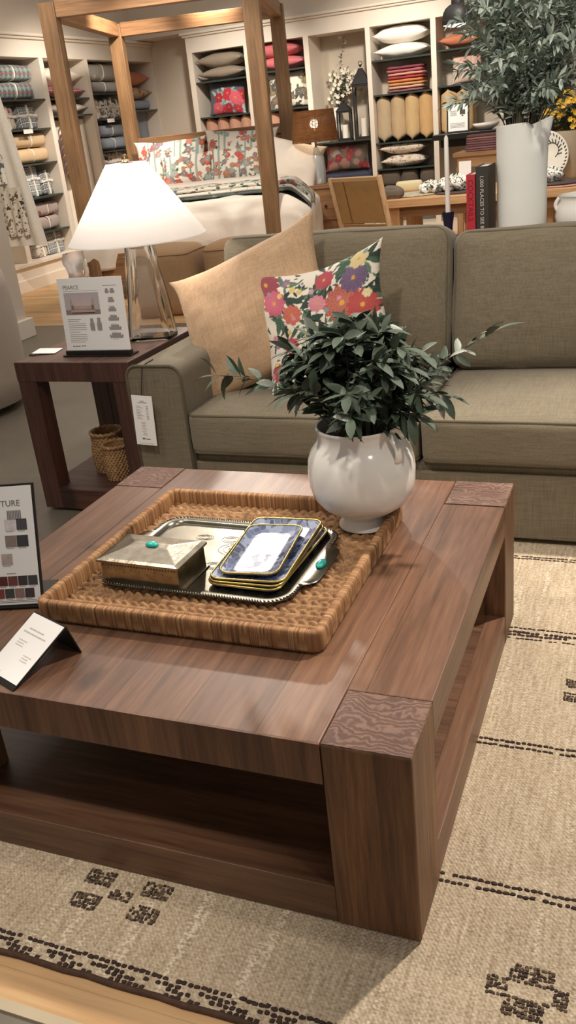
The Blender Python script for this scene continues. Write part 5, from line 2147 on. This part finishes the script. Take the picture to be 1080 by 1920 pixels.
def napkin(label, x, y, z, r, seed):
    o = thing('napkin', label, 'napkin', (x, y, z), 0, 'crumpled black and white napkins')
    R = random.Random(seed)

    def f(u, v):
        a = 2 * PI * u
        p = PI * v
        q = r * (1 + .35 * noise.noise(Vector((math.cos(a) * 1.6 + seed, math.sin(a) * 1.6, p * 1.3))) + .2 * math.sin(a * 7 + p * 3))
        return (q * math.sin(p) * math.cos(a) * 1.25, q * math.sin(p) * math.sin(a), max(0, r * .45 - q * .62 * math.cos(p)))
    MB().grid(f, 44, 18, wu=True).build('folded_cloth', nap, o, smooth=True)
    MB().tube([(.03 * math.cos(2 * PI * k / 16), -r * .5 + .012 * math.sin(2 * PI * k / 16), r * .5 + .03 * math.sin(2 * PI * k / 16)) for k in range(16)], .006, 6, True).build('napkin_ring', gold_m, o, smooth=True)


disc('place_mat', 'round pale woven place mat at left end of dining table', 'place mat', matm, -1.5, 6.32, .7605, .2, .012)
disc('place_mat', 'dark round place mat under napkin left of red book', 'place mat', matd, -1.13, 6.3, .7605, .2, .012)
disc('place_mat', 'dark round place mat right of the white pitcher', 'place mat', matd, -.4, 6.28, .775, .21, .012)
disc('place_mat', 'rose place mat under the dark mat right of pitcher', 'place mat', matr, -.38, 6.27, .7605, .235, .012)
napkin('crumpled black and white napkin left of the candle', -1.36, 6.3, .773, .075, 3)
napkin('tall crumpled black and white napkin right of the candle', -1.18, 6.33, .773, .1, 5)
napkin('crumpled black and white napkin in front of the patterned platter', -.47, 6.3, .788, .09, 8)
o = loaf(.22, .1, .09, 0, 16, 20, 3).build('rolled_cloth', M_plain('cream_roll', '#d8c9a0', .9, var=.06), None, smooth=True)
o.location = (-1.62, 6.62, .761)
o.rotation_euler = (0, 0, rad(12))
tag(o, 'cream rolled cloth lying at back left of dining table', 'cloth')
o = roundbox(.15, .1, .08, .03, 8, (.01, .01, .02), 6, .03).xf(Matrix.Translation((0, 0, .045))).build('napkin', M_plain('grey_brown_cloth', '#6a5d52', .95, var=.2), None, smooth=True)
o.location = (-1.63, 6.12, .761)
tag(o, 'crumpled grey brown napkin at near left corner of dining table', 'napkin')

pl = thing('platter', 'round white platter with black leaf pattern standing on dining table', 'plate', (-.53, 6.62, .762), rad(6))
M = Matrix.Rotation(rad(78), 4, 'X')
MB().lathe([(0, .0), (.11, .0), (.185, .022), (.19, .026), (.183, .027), (.11, .008), (0, .008)], 48, cap0=False).xf(Matrix.Translation((0, 0, .188)) @ M).build('dish', M_plain('ivory_glaze', '#e6e0d2', .2, var=.02), pl, smooth=True)
mb = MB()
FM = Matrix.Translation((0, 0, .188)) @ M


def onplate(pts, r):
    mb.tube([FM @ Vector((x, y, .011 + max(0, (math.hypot(x, y) - .11) * .26))) for x, y in pts], r, 5)


for k in range(40):
    a = 2 * PI * k / 40
    onplate([(.163 * math.cos(a), .163 * math.sin(a)), (.176 * math.cos(a + .06), .176 * math.sin(a + .06))], .0042)
for (cx, cy, r0, a0, a1) in ((.05, .05, .07, -1, 2.6), (-.05, .05, .06, .5, 4), (.03, -.06, .06, 2, 5.6), (-.06, -.06, .05, -2, 1.6)):
    onplate([(cx + r0 * (1 - .5 * q / 20) * math.cos(a0 + (a1 - a0) * q / 20), cy + r0 * (1 - .5 * q / 20) * math.sin(a0 + (a1 - a0) * q / 20)) for q in range(21)], .0028)
    for q in range(2, 20, 2):
        a = a0 + (a1 - a0) * q / 20
        rr = r0 * (1 - .5 * q / 20)
        onplate([(cx + rr * math.cos(a), cy + rr * math.sin(a)), (cx + (rr + .026) * math.cos(a + .25), cy + (rr + .026) * math.sin(a + .25))], .0038)
mb.build('leaf_pattern', ink_d, pl, smooth=True)
MB().tube([(-.08, .02, .0), (-.08, .075, .16), (.08, .075, .16), (.08, .02, .0)], .006, 6).build('easel', lan_m, pl)

po = thing('planter', 'beige planter of yellow flowers behind the platter on dining table', 'planter', (-.36, 6.82, .761))
MB().lathe([(.12, 0), (.14, .02), (.16, .3), (.165, .36), (.15, .36), (.14, .3)], 36).build('pot', M_plain('stoneware', '#b5a68e', .7, var=.1), po, smooth=True, auto=50)
fy = thing('flower_bouquet', 'bushy yellow flowers growing behind the olive branches', 'flowers', (-.36, 6.82, 1.06))
R5 = random.Random(15)
st, lf, fl_ = MB(), MB(), MB()
for i in range(34):
    a = R5.uniform(0, 6.28)
    rr = R5.uniform(.03, .24)
    p0 = Vector((-.36, 6.82, 1.06))
    p2 = p0 + Vector((rr * math.cos(a), rr * .7 * math.sin(a), R5.uniform(.08, .34)))
    p1 = (p0 + p2) / 2 + Vector((0, 0, .06))
    s_, l_, q_ = spray(R5, p0, p1, p2, 9, .06, .024, .3)
    st.add(s_.v, s_.f)
    lf.add(l_.v, l_.f)
    lf.add(q_.v, q_.f)
    for k in range(3):
        p = p2 + Vector((R5.uniform(-.03, .03), R5.uniform(-.05, 0), R5.uniform(-.03, .03)))
        for j in range(6):
            b = 2 * PI * j / 6
            fl_.leaf(p, (math.cos(b), -.5, math.sin(b)), (0, -1, 0), .024, .019, .1, n=3)
st.build('stems', stem_m, fy, True, smooth=True)
lf.build('foliage', M_plain('green_leaf', '#4d5a3c', .6, var=.3, vs=20), fy, True, smooth=True)
fl_.build('blossoms', M_plain('yellow_petals', '#e0b23a', .7, var=.15, vs=40), fy, True, smooth=True)

# ================================================================== console behind the sofa
cs_ = thing('sofa_console', 'narrow wooden console table standing behind the sofa back', 'table', (-.2, 2.98, 0))
CT = .845
MB().box(-1.0, .85, 2.8, 3.16, CT - .04, CT).build('tabletop', wood_dx, cs_, True, bevel=.003)
for x in (-.98, .77):
    for y in (2.82, 3.08):
        MB().box(x, x + .06, y, y + .06, .002, CT - .04).build('leg', wood_dz, cs_, True)
MB().box(-.95, .8, 2.84, 3.12, .12, .15).build('lower_shelf', wood_dx, cs_, True)


def book(label, x0, x1, y0, d, h, mat, txt, tm, size, align_top):
    b = thing('book', label, 'book', ((x0 + x1) / 2, y0 + d / 2, CT + .001), 0, None)
    w = x1 - x0
    mb = MB()
    mb.box(-w / 2, -w / 2 + .003, -d / 2, d / 2, 0, h)
    mb.box(w / 2 - .003, w / 2, -d / 2, d / 2, 0, h)
    mb.box(-w / 2, w / 2, -d / 2 - .001, -d / 2 + .003, 0, h)
    mb.build('cover', mat, b, bevel=.0012)
    MB().box(-w / 2 + .003, w / 2 - .003, -d / 2 + .003, d / 2 - .004, .003, h - .005).build('pages', M_plain('book_pages', '#e4dccb', .9), b)
    FT = Matrix.Translation((0, -d / 2 - .0014, h - align_top)) @ Matrix.Rotation(rad(90), 4, 'X') @ Matrix.Rotation(rad(-90), 4, 'Z') @ Matrix.Translation((0, -size * .36, 0))
    text_mb(txt, size, FT, spacing=1.0).build('spine_lettering', tm, b)
    return b


red_c = M_plain('red_cloth', '#bd2f3c', .5, var=.05)
blk_c = M_plain('black_cloth', '#38352f', .5, var=.06)
book('red book standing beside the black book on the console', -.447, -.409, 2.93, .2, .27, red_c, 'COCKTAILS', M_plain('dark_red_ink', '#7d1620', .5), .032, .02)
book('thick black travel book leaning against the white pitcher', -.404, -.352, 2.92, .2, .3, blk_c, '1,000 PLACES TO SEE BEFORE', M_plain('silver_ink', '#d8d2c8', .4), .0215, .036)

pc = thing('pitcher', 'tall white ceramic pitcher with pinched lip holding olive stems', 'pitcher', (-.222, 3.0, CT + .001))
PH = .445
mb = MB()


def pit(u, v):
    a = 2 * PI * u
    z = PH * v
    r = .106 - .003 * (1 - v) + .001 * math.sin(v * 9)
    if v > .78:
        k = (v - .78) / .22
        g = math.exp(-((math.atan2(math.sin(a + .3), math.cos(a + .3))) / .26) ** 2)     # spout
        g2 = sum(math.exp(-((math.atan2(math.sin(a + .3 - s), math.cos(a + .3 - s))) / .24) ** 2) for s in (-.6, .6))
        r += .03 * k * g - .034 * k * g2
        z += .016 * k * g - .012 * k * g2 + .016 * k * (math.cos(a + 1.0) * .5)
    return (r * math.cos(a), r * math.sin(a), z)


mb.grid(pit, 72, 40, wu=True)
mb.grid(lambda u, v: tuple(c * (.93 if i < 2 else 1) for i, c in enumerate(pit(-u, v))), 72, 40, wu=True)
mb.grid(lambda u, v: tuple(c * (.93 + .07 * (1 - v) if i < 2 else 1) + (.003 * math.sin(PI * v) if i == 2 else 0) for i, c in enumerate(pit(u, 1))), 72, 4, wu=True)
mb.lathe([(0, .004), (.1, .004)], 40, cap0=False)
mb.build('body', M_plain('white_stoneware', '#eff0ea', .35, var=.03), pc, smooth=True)
tl_m = M_plain('silvery_olive_leaf', '#87968a', .55, var=.35, vs=18)
tl_p = M_plain('silvery_olive_underside', '#b9c4b8', .6, var=.2, vs=18)
RT2 = random.Random(77)
pm = Vector((-.222, 3.0, CT + PH - .06))
for i in range(76):
    a = 2 * PI * i * .618
    el = RT2.uniform(.12, 1.25)
    rr = .37 * math.cos(el * .85) * RT2.uniform(.8, 1.1)
    hz = .1 + .57 * math.sin(el) * RT2.uniform(.85, 1.15)
    if i == 3:
        a, rr, hz = PI, .36, .17
    if i == 7:
        a, rr, hz = PI * .97, .35, .32
    if i == 9:
        a, rr, hz = PI * 1.05, .33, .48
    m0 = pm + Vector((.05 * math.cos(a), .05 * math.sin(a), 0))
    p2 = pm + Vector((.05 + rr * math.cos(a), rr * .75 * math.sin(a), hz))
    p1 = pm + Vector((.02 + rr * .35 * math.cos(a), rr * .3 * math.sin(a), .1 + hz * .75))
    branch('olive_branch', 'silvery olive branch rising from the tall white pitcher', 'olive branches in the tall white pitcher', m0,
           spray(RT2, m0, p1, p2, 46, .055, .016, .2, spread=.85, pale=.35, r=.003), (stem_m, tl_m, tl_p), 'branch')

cd = thing('candle', 'slim white taper candle standing beside red book', 'candle', (-.543, 3.0, CT + .001))
MB().lathe([(0, .02), (.0115, .02), (.0105, .3), (.009, .42), (.004, .432), (0, .432)], 16, cap0=False).build('taper', M_plain('white_wax', '#efe9e2', .5), cd, smooth=True, auto=40)
MB().tube([(0, 0, .43), (.001, 0, .438)], .001, 5).build('wick', string_m, cd)
chd = thing('candle_holder', 'navy conical candle holder under the taper candle', 'candle holder', (-.543, 3.0, CT))
MB().lathe([(.015, 0), (.016, .01), (.02, .06), (.0285, .118), (.0265, .118), (.0135, .09), (.0135, .018), (.0, .018)], 28).build('cup', M_plain('navy_glaze', '#23243a', .25), chd, smooth=True, auto=50)

jr = thing('jar', 'white ceramic pot with scroll handle at right edge behind sofa', 'jar', (.055, 3.0, CT + .001))
MB().lathe([(.1, 0), (.125, .02), (.138, .07), (.132, .11), (.118, .135), (.122, .15), (.126, .155), (.118, .156), (.11, .13), (.12, .08)], 48).build('body', ceramic_m, jr, smooth=True, auto=60)
for s in (-1, 1):
    MB().tube([(s * (.118 + .016 * math.sin(PI * k / 10)), -.03, .148 - .06 * k / 10) for k in range(11)], .008, 8).build('handle', ceramic_m, jr, smooth=True)

# ================================================================== light
wd = bpy.data.worlds.new('store_ambient')
SC.world = wd
wd.use_nodes = True
wd.node_tree.nodes['Background'].inputs[0].default_value = (1.0, .93, .85, 1)
wd.node_tree.nodes['Background'].inputs[1].default_value = .3


def spot(name, loc, aim, power, size, blend=.5, soft=.06, col=(1, .9, .78)):
    l = bpy.data.lights.new(name, 'SPOT')
    l.energy = power
    l.spot_size = rad(size)
    l.spot_blend = blend
    l.shadow_soft_size = soft
    l.color = col
    o = bpy.data.objects.new(name, l)
    COL.objects.link(o)
    o.location = loc
    d = Vector(aim) - Vector(loc)
    o.rotation_euler = d.to_track_quat('-Z', 'Y').to_euler()
    return o


def area(name, loc, aim, power, sx, sy, col=(1, .92, .83)):
    l = bpy.data.lights.new(name, 'AREA')
    l.shape = 'RECTANGLE'
    l.size, l.size_y = sx, sy
    l.energy = power
    l.color = col
    o = bpy.data.objects.new(name, l)
    COL.objects.link(o)
    o.location = loc
    d = Vector(aim) - Vector(loc)
    o.rotation_euler = d.to_track_quat('-Z', 'Y').to_euler()
    return o


spot('track_or_fill_spot', (.95, 1.9, 3.2), (.35, .75, 0), 470, 56, .5, .05)
spot('track_or_fill_spot', (-2.9, 5.65, 3.2), (-.5, .62, .45), 380, 30, 1.0, .09)
spot('track_or_fill_spot', (1.3, -.7, 3.1), (-.3, .85, .6), 100, 44, 1.0, .1)  # added fill from the right front to brighten the vase
spot('track_or_fill_spot', (-1.9, .3, 3.2), (-.5, .9, .43), 125, 55, 1.0, .06)
spot('track_or_fill_spot', (-.6, -.3, 3.2), (-.5, 2.2, .7), 150, 60, .6, .08)
spot('track_or_fill_spot', (-1.3, -.9, 3.2), (-.75, -.45, .0), 200, 26, .7, .08)
spot('track_or_fill_spot', (.5, .6, 3.2), (-.2, 3.0, 1.2), 165, 45, .6, .08)  # added fill that brightens the pitcher and console, no known fixture
spot('track_or_fill_spot', (-3.6, 4.4, 3.2), (-5.8, 7.0, 1.2), 230, 55, .6, .1)  # extra light added so the hanging quilt's front isn't dark
spot('track_or_fill_spot', (-4.0, 7.4, 3.0), (-6.1, 8.3, .9), 310, 75, .8, .1)
spot('track_or_fill_spot', (-4.0, 8.2, 3.0), (-4.6, 10.1, 1.1), 230, 75, .8, .1)
spot('track_or_fill_spot', (-2.2, 8.0, 3.0), (-2.6, 10.1, 1.2), 280, 75, .8, .1)
spot('track_or_fill_spot', (-3.2, 5.2, 3.2), (-3.7, 7.2, .8), 240, 60, .6, .1)
spot('track_or_fill_spot', (-.7, 5.0, 3.2), (-.8, 6.5, .8), 210, 60, .6, .1)
area('overhead_fill', (-2.5, 4.0, 3.5), (-2.5, 4.0, 0), 90, 4, 6)  # soft overhead fill added for general light, not a real panel
pl_ = bpy.data.lights.new('lamp_bulb', 'POINT')
pl_.energy = 10
pl_.color = (1, .93, .85)
pl_.shadow_soft_size = .035
po_ = bpy.data.objects.new('lamp_bulb', pl_)
COL.objects.link(po_)
po_.location = (-1.583, 2.06, 1.17)
pl2 = bpy.data.lights.new('woven_lamp_bulb', 'POINT')
pl2.energy = 9
pl2.color = (1, .75, .5)
pl2.shadow_soft_size = .05
po2 = bpy.data.objects.new('woven_lamp_bulb', pl2)
COL.objects.link(po2)
po2.location = (-3.0, 8.26, 1.36)

SC.view_settings.view_transform = 'Standard'
SC.view_settings.look = 'None'
SC.view_settings.gamma = 1
SC.view_settings.use_curve_mapping = False
SC.view_settings.exposure = 0.0
SC.cycles.max_bounces = 8
SC.cycles.transmission_bounces = 8
